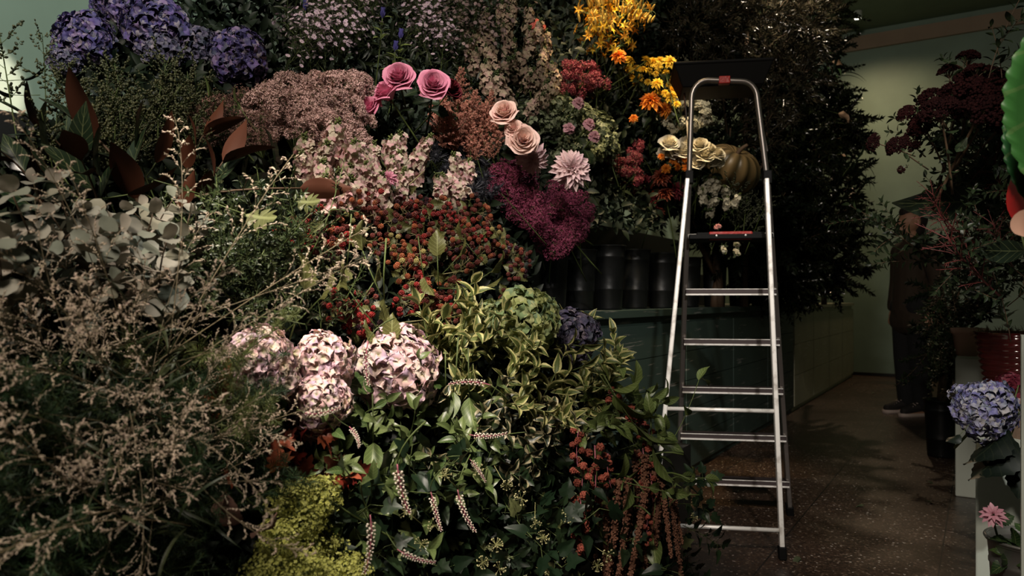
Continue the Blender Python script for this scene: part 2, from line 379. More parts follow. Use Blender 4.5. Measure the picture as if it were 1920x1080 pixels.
def region(pr, poly, n, label, group, d=(0, -.4, 1), jit=.35, s=(.85, 1.15), off=0.0, joff=.05, Y=None, var=None, mind=0, cat=None, lift=0.0):
    xs = [p[0] for p in poly]; ys = [p[1] for p in poly]; pts = []; tries = 0
    while len(pts) < n and tries < n * 60:
        tries += 1; x = rnd.uniform(min(xs), max(xs)); y = rnd.uniform(min(ys), max(ys))
        if not inpoly(x, y, poly): continue
        if mind and any((x - a) ** 2 + (y - b) ** 2 < mind ** 2 for a, b in pts): continue
        pts.append((x, y))
    out = []
    for x, y in pts:
        dd = d(x, y) if callable(d) else d
        dv = Vector(dd).normalized() + Vector((rnd.gauss(0, jit), rnd.gauss(0, jit), rnd.gauss(0, jit * .6)))
        o_ = off + rnd.uniform(-joff, joff)
        loc = P(x, y, (YS(x, y) if Y is None else Y) + o_)
        sc1 = rnd.uniform(*s); out.append(spawn(pr, loc - dv.normalized() * lift * sc1, dv, s=sc1, label=label, group=group, var=var, cat=cat))
    return out
def rect(x0, y0, x1, y1): return [(x0, y0), (x1, y0), (x1, y1), (x0, y1)]

# ------------------------------------------------------------------ plant prototypes
def bez(p0, p1, p2, n=8):
    t = np.linspace(0, 1, n)[:, None]; p0, p1, p2 = map(lambda q: np.array(q, float), (p0, p1, p2))
    return (1 - t) ** 2 * p0 + 2 * t * (1 - t) * p1 + t * t * p2
def along(path, t):
    k = np.clip(t, 0, 1) * (len(path) - 1); i = min(int(k), len(path) - 2); f_ = k - i
    return path[i] * (1 - f_) + path[i + 1] * f_, nrm(path[i + 1] - path[i])
def stem_mesh(L=.35, r=.0025, bend=.03, m=None, seed=0, head=0.0):
    r_ = random.Random(seed)
    return MB().tube(bez((0, 0, head), (0, 0, -L * .5), (r_.uniform(-bend, bend), r_.uniform(-bend, bend), -L), 7), r, r * 1.2, 5).mesh('stem', m or stem_m)
def one_leaf(T, m, base, d, n, L):
    return MB().add(T, frames(np.array([d], float), np.array([n], float))[0], base, L).mesh('leaf', m)
def leafy(mb, path, T, n, L, ang=.8, pair=True, t0=.15, r=None, up=(0, 0, 1), taper=.4, pet=0.0, stemmb=None, flat=0.0):
    r = r or np.random.default_rng(1); pos = []; D = []; Nn = []; sc_ = []
    for k in range(n):
        t = t0 + (1 - t0) * (k / max(1, n - 1)); p, tg = along(path, t)
        base = np.cross(tg, (0.31, .95, .1)); base = nrm(base); b2 = np.cross(tg, base)
        phi = k * (PI / 2 if pair else 2.4) + r.normal() * .25
        if flat: phi = (k % 2) * PI + r.normal() * .2
        for q in ((0, PI) if pair else (0,)):
            o_ = math.cos(phi + q) * base + math.sin(phi + q) * b2
            a = ang * (1 + r.normal() * .18); d = nrm(math.cos(a) * tg + math.sin(a) * o_)
            pos.append(p + d * pet); D.append(d); Nn.append(nrm(tg + .15 * r.normal(size=3) + np.array(up) * .2))
            sc_.append(L * (1 - taper * t) * r.uniform(.8, 1.15))
            if pet and stemmb is not None: stemmb.tube([p, p + d * pet * 1.1], .0008, .0006, 3, False)
    if n and t0 < 1:
        p, tg = along(path, 1); pos.append(p); D.append(tg); Nn.append(rdirs(1, r)[0]); sc_.append(L * (1 - taper))
    mb.scatter(T, np.array(pos), frames(np.array(D), np.array(Nn)), np.array(sc_))

# hydrangea ---------------------------------------------------------------
PET = grid_t(4, 4, lambda a, t: (a * .6 * max(.02, math.sin(PI * (.1 + .9 * min(t, .999)) ** .8)) ** .5, t * (1 - .16 * a * a), .14 * a * a + .2 * math.sin(2.6 * t) - .3 * t * t * t + .07 * math.sin(4 * a + 5 * t)))
FLO = merge_t([floret_t(4, PET, .28)])
def hydrangea(name, m, R=.085, seed=0, n=150, leafm=midleaf, leaves=3, zmin=-.7, fs=.0165):
    r = np.random.default_rng(seed); i = np.arange(n); z = 1 - (i + .5) / n * (1 - zmin); ph = i * 2.39996
    d = np.column_stack([np.sqrt(1 - z * z) * np.cos(ph), np.sqrt(1 - z * z) * np.sin(ph), z]) + r.normal(size=(n, 3)) * .05
    d = nrm(d); rad = R * (.86 + .14 * r.random(n) + .07 * np.sin(d[:, 0] * 5 + seed) + .07 * np.sin(d[:, 1] * 6 + seed) + .05 * np.sin(d[:, 2] * 8))
    mb = MB(); dd = nrm(d + r.normal(size=(n, 3)) * .32)
    mb.scatter(FLO, d * rad[:, None], axis_rots(dd, r), r.uniform(.85, 1.3, n) * fs)
    k = n; d2 = rdirs(k, r); d2[:, 2] = np.abs(d2[:, 2]) * 1.2 - .5; d2 = nrm(d2)
    mb.scatter(FLO, d2 * R * .82, axis_rots(nrm(d2 + r.normal(size=(k, 3)) * .2), r), r.uniform(.85, 1.2, k) * fs * 1.1)
    parts = [('flower_head', mb.mesh('hydrangea_head', m))]
    sm = MB().tube(bez((0, 0, R * .5), (0, 0, -.15), (.03, .02, -.34), 7), .004, .005, 6)
    for q in range(14):
        dv = rdirs(1, r)[0]; dv[2] = abs(dv[2]); sm.tube(bez((0, 0, -R * .3), dv * R * .4, dv * R * .8, 4), .0015, .001, 3, False)
    parts.append(('stem', sm.mesh('stem', stem_m)))
    for q in range(leaves):
        a = q * 2 * PI / max(1, leaves) + r.random(); parts.append(('leaf', one_leaf(BIGLEAF, leafm, (0, 0, -R * 1.0), (math.cos(a), math.sin(a), -.15), (0, 0, 1), R * 1.5)))
    return parts
BIGLEAF = leaf_t(.62, 16, 4, .18, .6, 'ovate', .06, .07, 3)
SERLEAF = leaf_t(.66, 16, 4, .2, .5, 'ovate', .08, .1, 5)
h_pink = mat('pink_hydrangea_petals', [(.8, .5, .5), (.85, .66, .58), (.78, .5, .58), (.85, .6, .62), (.62, .44, .58), (.8, .72, .54)], .6, .3, trans=.15, objvar=.06, center=(.5, .5, .25))
h_blue = mat('blue_violet_hydrangea_petals', [(.05, .045, .13), (.09, .075, .2), (.07, .06, .2), (.17, .11, .3), (.05, .06, .11), (.24, .16, .32), (.3, .26, .3), (.1, .1, .15)], .6, .3, trans=.12, objvar=.15)
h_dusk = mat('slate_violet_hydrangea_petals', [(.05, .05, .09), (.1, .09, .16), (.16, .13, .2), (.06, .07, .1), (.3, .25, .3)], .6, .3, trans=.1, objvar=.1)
h_lime = mat('lime_hydrangea_petals', [(.34, .4, .14), (.46, .5, .2), (.5, .52, .26), (.25, .36, .16), (.3, .42, .26)], .6, .3, trans=.15, objvar=.06)
HP = Proto('hydrangea', 'flower', [hydrangea('p', h_pink, .088, s_, leaves=3, n=125, fs=.0195) for s_ in (1, 2, 3)])
HB = Proto('hydrangea', 'flower', [hydrangea('b', h_blue, .09, s_, leafm=darkleaf, fs=.019) for s_ in (4, 5)])
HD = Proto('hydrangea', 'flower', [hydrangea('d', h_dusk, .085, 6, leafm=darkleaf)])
HL = Proto('hydrangea', 'flower', [hydrangea('l', h_lime, .09, 7, fs=.02, n=110)])

toward = (0, -.75, .55)
for (x, y, s_, L_, v_) in [(484, 688, .86, 'large blush pink hydrangea head, leftmost of the three bright pink ones', 0),
                     (606, 685, .74, 'tall pink hydrangea head with cream petals, middle of the three bright pink ones', 1),
                     (740, 694, .92, 'round lilac-pink hydrangea head, rightmost of the three, beside variegated leaves', 2)]:
    Y = YS(x, y) - .09; spawn(HP, P(x, y, Y), toward, s=s_ * Y / 1.5, label=L_, var=v_)
spawn(HP, P(600, 752, 1.56), (0.1, -.9, .1), s=.72, label='smaller lilac-pink hydrangea head hanging under the middle pink one', var=1)
for (x, y, s_, L_, v_) in [(160, 78, .82, 'violet-blue hydrangea head with pale petals nearest the teal wall', 0), (292, 55, .95, 'large violet hydrangea head with pink edge, second row from the wall', 1),
                     (232, 12, .8, 'violet hydrangea head cut by the top edge between two larger ones', 0), (122, 118, .5, 'small dark blue hydrangea head low against the teal wall', 1),
                     (368, 92, .72, 'dim slate-blue hydrangea head behind the rightmost violet one', 0), (448, 108, .84, 'pale-faced violet hydrangea head, rightmost of the purple ones at the top', 1),
                     (300, 96, .7, 'dark blue hydrangea head in shade under the large violet one', 0)]:
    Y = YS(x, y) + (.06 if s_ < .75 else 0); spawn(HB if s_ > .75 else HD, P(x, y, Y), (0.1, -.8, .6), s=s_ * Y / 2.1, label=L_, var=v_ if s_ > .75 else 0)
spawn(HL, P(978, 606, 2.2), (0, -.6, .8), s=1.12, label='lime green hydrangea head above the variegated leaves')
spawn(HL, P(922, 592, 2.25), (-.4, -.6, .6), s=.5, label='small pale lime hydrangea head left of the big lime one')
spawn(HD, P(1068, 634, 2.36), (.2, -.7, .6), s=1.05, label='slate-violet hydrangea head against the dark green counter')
spawn(HP, P(455, 745, 1.45), (-.2, -.9, -.1), s=.4, label='small lilac hydrangea sprig hanging below the leftmost pink head', var=2)

# roses --------------------------------------------------------------------
def rose(m, R=.034, seed=0, n=30):
    r = random.Random(seed); mb = MB()
    for k in range(n):
        t = k / (n - 1); th = k * 2.4 + r.uniform(-.2, .2); rr = R * (.05 + .68 * t ** .85); wv = .6 + .5 * (1 - t) + .2; h = R * (1.5 - .38 * t)
        flare = R * (.03 + .42 * t ** 1.6); zb = -R * (.75 + .1 * t); cu = .75 * t ** 2.2
        ph = r.uniform(0, 6)
        def fn(a, b, rr=rr, wv=wv, h=h, flare=flare, zb=zb, th=th, cu=cu, ph=ph):
            edge = 1 - .22 * abs(a) ** 3
            rad = rr * (.3 + .7 * math.sin(min(1, b * 1.3) * PI / 2)) + flare * b ** 2.5 + R * .11 * b ** 8 + R * .05 * math.sin(a * 5 + ph) * b
            z = zb + h * b * edge * 1.1 - cu * R * .5 * b ** 5
            return (rad * math.cos(th + a * wv), rad * math.sin(th + a * wv), z)
        T = grid_t(6, 8, fn); mb.add(T)
    parts = [('bloom', mb.mesh('rose_bloom', m)), ('stem', stem_mesh(.34, .0025, .03, seed=seed, head=-R * .6))]
    s_ = MB()
    for q in range(5): s_.add(leaf_t(.3, 4, 2, .2, 1.2, 'lance'), frames(np.array([[math.cos(q * 1.256), math.sin(q * 1.256), .2]]), np.array([[0, 0, 1.]]))[0], (0, 0, -R * .75), R * .9)
    parts.append(('sepals', s_.mesh('sepals', midleaf)))
    for q in range(2): parts.append(('leaf', one_leaf(SERLEAF, darkleaf, (0, 0, -.08 - .04 * q), (math.cos(seed + q * 3), math.sin(seed + q * 3), -.1), (0, 0, 1), .055)))
    return parts
r_mauve = mat('mauve_rose_petals', [(.75, .27, .4), (.8, .33, .46), (.7, .24, .38)], .55, .3, trans=.12, objvar=.08)
r_peach = mat('blush_rose_petals', [(.88, .6, .52), (.9, .7, .6), (.86, .5, .48)], .55, .3, trans=.15, objvar=.05)
r_white = mat('cream_rose_petals', [(.85, .78, .62), (.88, .82, .68)], .55, .3, trans=.12, objvar=.06)
r_wine = mat('wine_red_petals', [(.09, .008, .015), (.16, .012, .02), (.06, .005, .01)], .6, .3)
RM = Proto('rose', 'flower', [rose(r_mauve, .036, s_) for s_ in (1, 2, 3)]); RP = Proto('rose', 'flower', [rose(r_peach, .036, s_) for s_ in (4, 5)])
RW = Proto('rose', 'flower', [rose(r_white, .036, s_) for s_ in (6, 7)]); RD = Proto('rose', 'flower', [rose(r_wine, .034, 8)])
for x, y, s_, d_, L_ in [(748, 143, 1.25, (.0, -.95, .45), 'mauve pink rose, topmost of the cluster of three'), (724, 171, 1.05, (-.45, -.6, .75), 'mauve pink rose half hidden below the topmost one'),
                        (812, 158, 1.25, (.15, -1, .3), 'wide open mauve pink rose, right of the cluster'), (688, 201, 1.08, (-.2, -.8, .6), 'mauve pink rose sunk in the edge of the dusty pink statice')]:
    Y = 2.38; spawn(RM, P(x, y, Y), d_, s=s_, label=L_)
spawn(RD, P(846, 166, 2.48), (.5, -.7, .4), s=1.0, label='dark red rose in shade against the wide open mauve one')
for x, y, s_, d_, L_ in [(945, 210, 1.2, (-.2, -.9, .5), 'blush peach rose, upper of the pale pair right of centre'), (980, 262, 1.35, (.1, -1, .2), 'full blush pink rose, lower of the pale pair, above the first dahlia'),
                        (962, 240, .8, (-.3, -.7, .3), 'small peach rosebud between the two large blush roses')]:
    spawn(RP, P(x, y, 2.62), d_, s=s_, label=L_)
for k, (x, y, s_) in enumerate([(1255, 268, 1.0), (1278, 282, 1.15), (1300, 292, 1.1), (1322, 290, 1.0), (1340, 302, .9), (1246, 285, .8), (1312, 272, .9), (1290, 268, .95), (1265, 285, .9), (1330, 280, .8), (1308, 305, .85), (1285, 300, .8), (1345, 288, .8)]):
    spawn(RW, P(x, y, 3.82 + .03 * (k % 3)), (rnd.uniform(-.4, .4), -.7, .6), s=s_ * 1.3, label='cream white rose in the row behind the ladder left rail', group='cream roses behind the ladder')

# dahlias, chrysanthemums --------------------------------------------------
DP = leaf_t(.42, 6, 2, .5, .35, 'lance')
def dahlia(m, R=.05, seed=0, layers=8, n0=7, T=DP):
    r = np.random.default_rng(seed); mb = MB()
    for l in range(layers):
        t = l / (layers - 1); n = int(n0 + 8 * t); el = math.radians(78 - 88 * t); L_ = R * (.45 + .6 * t)
        a = np.arange(n) * 2 * PI / n + l * .7 + r.normal(size=n) * .08; e_ = el + r.normal(size=n) * .12
        D = np.column_stack([np.cos(a) * np.cos(e_), np.sin(a) * np.cos(e_), np.sin(e_)])
        mb.scatter(T, D * R * .12 + np.array([0, 0, R * .12 * (1 - t)]), frames(D, np.tile([0, 0, 1.], (n, 1)) + r.normal(size=(n, 3)) * .15 + np.column_stack([np.cos(a), np.sin(a), 0 * a]) * -.6), L_ * r.uniform(.88, 1.1, n))
    return [('bloom', mb.mesh('dahlia_bloom', m)), ('stem', stem_mesh(.34, .003, seed=seed)), ('leaf', one_leaf(SERLEAF, darkleaf, (0, 0, -.08), (.8, .6, -.1), (0, 0, 1), .06))]
d_pale = mat('pale_pink_dahlia_petals', [(.72, .5, .5), (.78, .6, .58), (.68, .46, .5)], .55, .3, trans=.12, objvar=.04, center=(.6, .3, .3))
c_orange = mat('orange_petals', [(.75, .2, .02), (.85, .32, .03), (.7, .14, .02)], .55, .3, trans=.12)
c_yellow = mat('yellow_petals', [(.85, .55, .03), (.9, .65, .08), (.75, .45, .03)], .55, .3, trans=.15)
c_red = mat('red_petals', [(.4, .03, .03), (.5, .05, .04)], .55, .3, trans=.1)
c_rust = mat('rust_petals', [(.1, .012, .006), (.16, .03, .01)], .6, .3)
DA = Proto('dahlia', 'flower', [dahlia(d_pale, .065, 1), dahlia(d_pale, .06, 2)]); CO = Proto('chrysanthemum', 'flower', [dahlia(c_orange, .045, 3, 7, 9)])
CY = Proto('yellow_blossom', 'flower', [dahlia(c_yellow, .03, 4, 6, 6), dahlia(c_yellow, .024, 5, 5, 7)])
CR = Proto('dahlia', 'flower', [dahlia(r_wine, .05, 6), dahlia(c_rust, .045, 7)])
spawn(DA, P(1072, 318, 2.75), (.1, -.95, .05), s=1.12, label='large pale pink dahlia with pointed petals, right of the other', var=0)
spawn(DA, P(998, 298, 2.72), (.0, -.9, -.25), s=.95, label='pale pink dahlia tucked under the full blush rose', var=1)
spawn(CO, P(1220, 190, 3.75), (-.1, -.8, .6), s=1.2, label='shaggy orange chrysanthemum, the larger one below the yellow blossoms'); spawn(CO, P(1245, 205, 3.8), (.3, -.8, .3), s=.95, label='orange chrysanthemum half behind the larger one')
spawn(CO, P(1160, 105, 3.6), (-.1, -.8, .5), s=.85, label='round orange blossom at the foot of the glowing yellow flowers')
spawn(CO, P(1188, 222, 3.7), (-.2, -.8, .3), s=.5, label='small red-orange bud left below the chrysanthemums')
region(CY, [(1170, 110), (1270, 115), (1285, 160), (1275, 200), (1240, 175), (1180, 150)], 26, 'small yellow blossom in the patch left of the ladder top', 'yellow blossoms beside the ladder top', (0, -.7, .6), Y=3.75, s=(.7, 1.2), mind=11)
region(CR, [(1180, 300), (1290, 320), (1290, 390), (1230, 400), (1110, 300)], 10, 'dark red dahlia in shade left of the ladder', 'dark dahlias in shade left of the ladder', (0, -.8, .3), Y=3.95, s=(.8, 1.2), mind=18)
region(CO, [(1235, 290), (1300, 300), (1280, 330), (1240, 320)], 6, 'small orange flower under the cream roses', 'orange flowers under the cream roses', (0, -.8, .3), Y=3.85, s=(.4, .6), mind=14)

# lilies / hanging yellow bells under the warm lamp
LILY = floret_t(6, leaf_t(.3, 6, 2, .3, 1.3, 'lance'), .75)
LBUD = MB().scatter(BALLH, np.zeros((1, 3)), np.eye(3)[None], np.array([[.0055, .0055, .02]])).mesh('lily_bud', mat('yellow_buds', [(.7, .45, .08), (.75, .55, .15)], .4))
def lilybranch(m, seed):
    r = np.random.default_rng(seed); fl = []; st = MB(); bud = []; path = bez((0, 0, -.3), (0, 0, 0), (.02, .01, .12), 8); st.tube(path, .003, .0015)
    for k in range(8):
        p, tg = along(path, .4 + .6 * k / 7); a = k * 2.4; d = nrm(np.array([math.cos(a), math.sin(a), .5])); q = p + d * .035
        st.tube([p, q], .001, .001, 3, False); fl.append(('bloom', MB().add(LILY, axis_rots(np.array([d]), r)[0], (0, 0, 0), .034).mesh('lily_bloom', m), tuple(q)))
    for k in range(12):
        a = k * 2.4; d = np.array([math.cos(a), math.sin(a), .4]); q = path[-1] + d * r.uniform(.03, .08); h = q + np.array([0, 0, -.02])
        st.tube(bez(path[-1], q + (0, 0, .03), q, 5), .0008, .0008, 3, False); bud.append(('bud', LBUD, tuple(h)))
    return fl + bud + [('stem', st.mesh('lily_stem', stem_m)),
            ('leaf', one_leaf(leaf_t(.2, 8, 2, .2, 1, 'lance'), midleaf, (0, 0, -.05), (.7, .2, .4), (0, 0, 1), .1))]
LI = Proto('lily_spray', 'flower', [lilybranch(c_yellow, 1), lilybranch(mat('amber_petals', [(.8, .35, .03), (.85, .5, .06)], .5, .3, trans=.15), 2)])
region(LI, [(1080, -10), (1215, 0), (1205, 40), (1190, 95), (1110, 95), (1085, 60)], 17, 'glowing amber and yellow flower spray under the warm lamp', 'glowing yellow sprays at the top', (0, -.5, .8), Y=3.6, s=(.8, 1.1), mind=16)

# tiny-part sprays -----------------------------------------------------------
BIT = merge_t([floret_t(3, leaf_t(.5, 2, 2, .1, .5, 'round'), .6)])
STAR5 = floret_t(5, leaf_t(.75, 3, 2, .1, .6, 'round'), .3)
DAISY = floret_t(9, leaf_t(.42, 3, 2, .05, .2, 'obov'), .15)
def dome(m, R, seed, n=700, T=BIT, ts=.006, squash=.8, lumps=9, name='flower_mass', stm=stem_m, L=.3, lumpr=.33):
    r = np.random.default_rng(seed); c = rdirs(lumps, r); c[:, 2] = np.abs(c[:, 2]); c *= R * np.array([1, 1, squash]) * .68
    k = r.integers(0, lumps, n); d = rdirs(n, r); pos = c[k] + d * R * lumpr * (r.uniform(.6, 1.05, n) ** .5)[:, None]
    mb = MB().scatter(T, pos, axis_rots(nrm(d + r.normal(size=(n, 3)) * .4 + (0, 0, .3)), r), ts * r.uniform(.7, 1.3, n))
    st = MB().tube(bez((0, 0, 0), (0, 0, -L / 2), (.02, .01, -L), 5), .0022, .003)
    for q in range(lumps):
        st.tube(bez((0, 0, -R * .8), (c[q][0] * .4, c[q][1] * .4, -R * .1), c[q], 5), .0016, .0008, 4, False)
        for z in range(5):
            dd = c[q] + rdirs(1, r)[0] * R * lumpr * .9; st.tube([c[q], dd], .0006, .0005, 3, False)
    return [(name, mb.mesh(name, m)), ('stem', st.mesh('stem', stm))]
def spike(m, H, seed, n=34, T=STAR5, fs=.016, tipm=None, rad=.018, leafm=midleaf):
    r = np.random.default_rng(seed); st = MB(); fl = MB(); bd = MB(); path = bez((0, 0, -H * .8), (0, 0, 0), (r.normal() * .015, r.normal() * .015, H * .5), 9); st.tube(path, .0022, .0012)
    for k in range(n):
        t = .42 + .48 * k / n; p, tg = along(path, t); a = k * 2.4; d = nrm(np.array([math.cos(a), math.sin(a), .25 + r.normal() * .25])); q = p + d * rad * r.uniform(.6, 1.2) * (1.15 - .4 * t)
        st.tube([p, q], .0007, .0006, 3, False)
        for z in range(2): fl.add(T, axis_rots(np.array([nrm(d + r.normal(size=3) * .35)]), r)[0], q - d * .003 * z, fs * (1.2 - .5 * k / n) * (1 - .3 * z))
    for k in range(12):
        t = .88 + .12 * k / 12; p, tg = along(path, t); a = k * 2.4; d = nrm(np.array([math.cos(a), math.sin(a), .8])); bd.scatter(BALL, np.array([p + d * .007]), axis_rots(d[None], r), np.array([[.0028, .005, .0028]]))
    lf = MB(); leafy(lf, path[:5], leaf_t(.3, 5, 2, .2, .8, 'lance'), 4, .05, r=r)
    return [('florets', fl.mesh('florets', m)), ('buds', bd.mesh('buds', tipm or limeleaf)), ('stem', st.mesh('stem', stem_m)), ('leaves', lf.mesh('leaves', leafm))]

st_m = mat('dusty_pink_statice', [(.6, .38, .35), (.7, .47, .43), (.42, .26, .23), (.18, .13, .08)], .8, .2, objvar=.12)
ST = Proto('statice_spray', 'flower', [dome(st_m, .075, s_, 1400, ts=.0066, lumps=34, squash=.95, lumpr=.17) for s_ in (1, 2, 3)])
region(ST, [(455, 230), (495, 180), (545, 155), (600, 160), (665, 150), (685, 185), (670, 215), (700, 260), (640, 285), (560, 265), (500, 262), (470, 240)], 26,
       'dusty pink statice spray in the pale mass left of the mauve roses', 'dusty pink statice sprays', (-.1, -.5, .85), off=.02, mind=20)
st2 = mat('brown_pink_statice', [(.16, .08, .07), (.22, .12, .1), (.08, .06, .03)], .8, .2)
ST2 = Proto('statice_spray', 'flower', [dome(st2, .065, 11, 650, ts=.0055, lumps=14, lumpr=.35)])
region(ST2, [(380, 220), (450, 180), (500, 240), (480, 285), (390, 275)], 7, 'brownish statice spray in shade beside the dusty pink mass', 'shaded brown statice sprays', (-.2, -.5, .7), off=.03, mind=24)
ast_m = mat('coral_astilbe', [(.55, .24, .17), (.62, .3, .22), (.42, .17, .12)], .8, .2, objvar=.12)
def plume(m, H, R, seed, n=1100, T=BIT, ts=.005, name='plume'):
    r = np.random.default_rng(seed); mb = MB(); st = MB().tube([(0, 0, -.3), (0, 0, 0), (0, 0, H)], .0025, .001)
    nb = 26
    for k in range(nb):
        t = k / nb; a = k * 2.4; L_ = R * (1 - t * .85) * r.uniform(.8, 1.2); p = np.array([0, 0, H * t * .95]); q = p + np.array([math.cos(a) * L_, math.sin(a) * L_, L_ * .55]); st.tube([p, q], .0008, .0004, 3, False)
        m_ = max(6, int(n / nb * (1.3 - t * .9))); s_ = r.random((m_, 1)) ** .7; pos = p + (q - p) * s_ + r.normal(size=(m_, 3)) * R * .07 * (1.2 - s_)
        mb.scatter(T, pos, axis_rots(rdirs(m_, r), r), ts * r.uniform(.6, 1.2, m_))
    return [(name, mb.mesh(name, m)), ('stem', st.mesh('stem', stem_m))]
AS = Proto('astilbe', 'flower', [plume(ast_m, .13, .045, s_) for s_ in (1, 2)])
region(AS, [(815, 250), (835, 200), (880, 190), (920, 225), (955, 270), (930, 300), (870, 305), (820, 285)], 22, 'coral pink astilbe plume between the mauve and blush roses', 'coral astilbe plumes', (0.05, -.45, .9), jit=.3, mind=14)
bur_m = mat('burgundy_heather', [(.15, .02, .05), (.22, .035, .08), (.1, .015, .03), (.28, .06, .12)], .7, .3, objvar=.15)
BU = Proto('burgundy_stonecrop', 'flower', [dome(bur_m, .07, s_, 1000, ts=.0062, lumps=14, T=BIT, lumpr=.35) for s_ in (21, 22)])
region(BU, [(925, 320), (960, 305), (1020, 345), (1080, 380), (1095, 430), (1040, 460), (990, 440), (950, 400)], 18, 'wine-coloured stonecrop head under the pale dahlias', 'wine stonecrop heads', (0.1, -.7, .5), mind=19)
BU2 = Proto('burgundy_stonecrop', 'flower', [dome(mat('crimson_beads', [(.13, .01, .025), (.22, .02, .04)], .6), .06, 23, 600, ts=.007, lumps=12)])
region(BU2, [(1045, 125), (1110, 120), (1125, 175), (1060, 180)], 6, 'crimson flower cluster at the upper middle', 'crimson clusters', (0, -.7, .5), mind=18)
region(BU2, [(1130, 275), (1195, 280), (1200, 335), (1120, 320)], 5, 'dark purple flower cluster right of the dahlias', 'dark purple clusters', (0, -.7, .5), mind=18)
spawn(Proto('coral_cluster', 'flower', [dome(mat('coral_petals', [(.6, .13, .1), (.5, .1, .08)], .6), .05, 31, 350, T=STAR5, ts=.01, lumps=8)]), P(1003, 55, 3.4), (0, -.7, .6), s=1.0, label='coral red flower cluster near the top, left of the glowing yellow sprays')

dl1 = mat('cream_pink_delphinium', [(.7, .6, .46), (.75, .68, .52), (.72, .4, .42), (.76, .5, .5), (.5, .54, .3)], .6, .3, trans=.12, objvar=.1)
DL = Proto('larkspur', 'flower', [spike(dl1, .16, s_, 40, fs=.017, rad=.024) for s_ in (1, 2, 3)])
region(DL, [(570, 310), (600, 290), (640, 275), (700, 285), (745, 290), (790, 300), (790, 350), (760, 385), (690, 390), (640, 395), (575, 360)], 30, 'cream and pink larkspur spike in the pale band above the blackberries', 'cream and pink larkspur spikes', (0, -.4, .9), jit=.2, off=.0, mind=18)
region(DL, [(825, 330), (860, 310), (885, 320), (870, 380), (830, 385)], 5, 'cream larkspur spike standing alone before the dark thistles', 'cream larkspur before the thistles', (0, -.4, .9), jit=.2, mind=14)
spawn(Proto('pink_carnation', 'flower', [dahlia(mat('bright_pink_petals', [(.75, .3, .42), (.8, .38, .5)], .6, trans=.1), .025, 9, 6, 9)]), P(728, 335, 2.15), (0, -.9, .3), label='bright pink ruffled blossom in the middle of the cream larkspur')
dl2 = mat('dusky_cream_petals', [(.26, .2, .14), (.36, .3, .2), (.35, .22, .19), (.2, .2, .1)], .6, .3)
DL2 = Proto('larkspur', 'flower', [spike(dl2, .17, s_, 30, fs=.017, rad=.025, tipm=midleaf) for s_ in (5, 6)])
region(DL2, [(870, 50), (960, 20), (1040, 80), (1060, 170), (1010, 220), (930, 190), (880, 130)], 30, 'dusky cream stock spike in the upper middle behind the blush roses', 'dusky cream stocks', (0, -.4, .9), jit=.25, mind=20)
gr_m = mat('pale_green_florets', [(.06, .085, .035), (.13, .16, .08), (.24, .26, .17)], .6, trans=.1)
GF = Proto('green_floret_spray', 'foliage', [dome(gr_m, .07, s_, 260, T=STAR5, ts=.011, lumps=14, lumpr=.5) for s_ in (41, 42)])
region(GF, [(985, 215), (1060, 190), (1130, 230), (1140, 290), (1060, 290), (1010, 250)], 13, 'pale green floret spray right of the blush roses', 'pale green floret sprays', (0, -.6, .7), mind=20)
SP = Proto('sweet_pea', 'flower', [dahlia(mat('soft_pink_petals', [(.6, .3, .36), (.65, .36, .4)], .6, trans=.1), .02, 12, 3, 4, leaf_t(.9, 4, 2, .2, .6, 'round'))])
for x, y in ((1085, 192), (1105, 232), (1115, 255), (1068, 240)): spawn(SP, P(x, y, 3.1), (.3, -.8, .3), s=1.3, label='soft pink sweet pea bloom among the pale green florets', group='soft pink sweet peas')

# asters
def aster(m, seed, n=36, H=.16, R=.09, T=DAISY, fs=.0085, leaf=True):
    r = np.random.default_rng(seed); st = MB(); fl = MB(); lf = MB(); ct = MB(); path = bez((0, 0, -.25), (0, 0, 0), (.01, 0, H * .5), 8); st.tube(path, .002, .001)
    for k in range(n):
        p, tg = along(path, .45 + .55 * k / n); a = k * 2.4; d = np.array([math.cos(a), math.sin(a), .7 + r.random()]); q = p + nrm(d) * R * r.uniform(.4, 1.05); md = (p + q) / 2 + (0, 0, -.006); st.tube([p, md, q], .0007, .0005, 3, False)
        dn = nrm(q - p + (0, 0, .03) + r.normal(size=3) * .02); fl.add(T, axis_rots(dn[None], r)[0], q, fs * r.uniform(.8, 1.25)); ct.add(OCT, None, q + dn * .001, .0016)
        for z in range(3): dd = rdirs(1, r)[0]; lf.add(leaf_t(.25, 2, 2, .1, .5, 'lance'), frames(dd[None], rdirs(1, r))[0], p + (q - p) * r.random(), .014)
    return [('florets', fl.mesh('florets', m)), ('centres', ct.mesh('centres', limeleaf)), ('stem', st.mesh('stem', stem_m)), ('leaves', lf.mesh('leaves', darkleaf))]
as_m = mat('pale_lilac_aster', [(.62, .45, .56), (.66, .52, .56), (.5, .36, .52)], .6, trans=.1, objvar=.12)
AT = Proto('aster_spray', 'flower', [aster(as_m, s_) for s_ in (1, 2, 3)])
region(AT, [(545, 60), (600, 20), (660, 0), (700, 10), (700, 80), (660, 100), (600, 105), (550, 100)], 20, 'pale lilac aster spray left of the blue gentians', 'pale lilac aster sprays left of the gentians', (0, -.5, .9), mind=18, s=(.8, 1.0))
region(AT, [(765, 15), (820, 10), (840, 70), (850, 110), (790, 100), (770, 50)], 12, 'pale lilac aster spray right of the blue gentians', 'pale lilac aster sprays right of the gentians', (0, -.5, .9), mind=15, s=(.8, 1.0))
AT2 = Proto('aster_spray', 'flower', [aster(mat('dim_aster', [(.22, .14, .16), (.3, .22, .2)], .6), 6)])
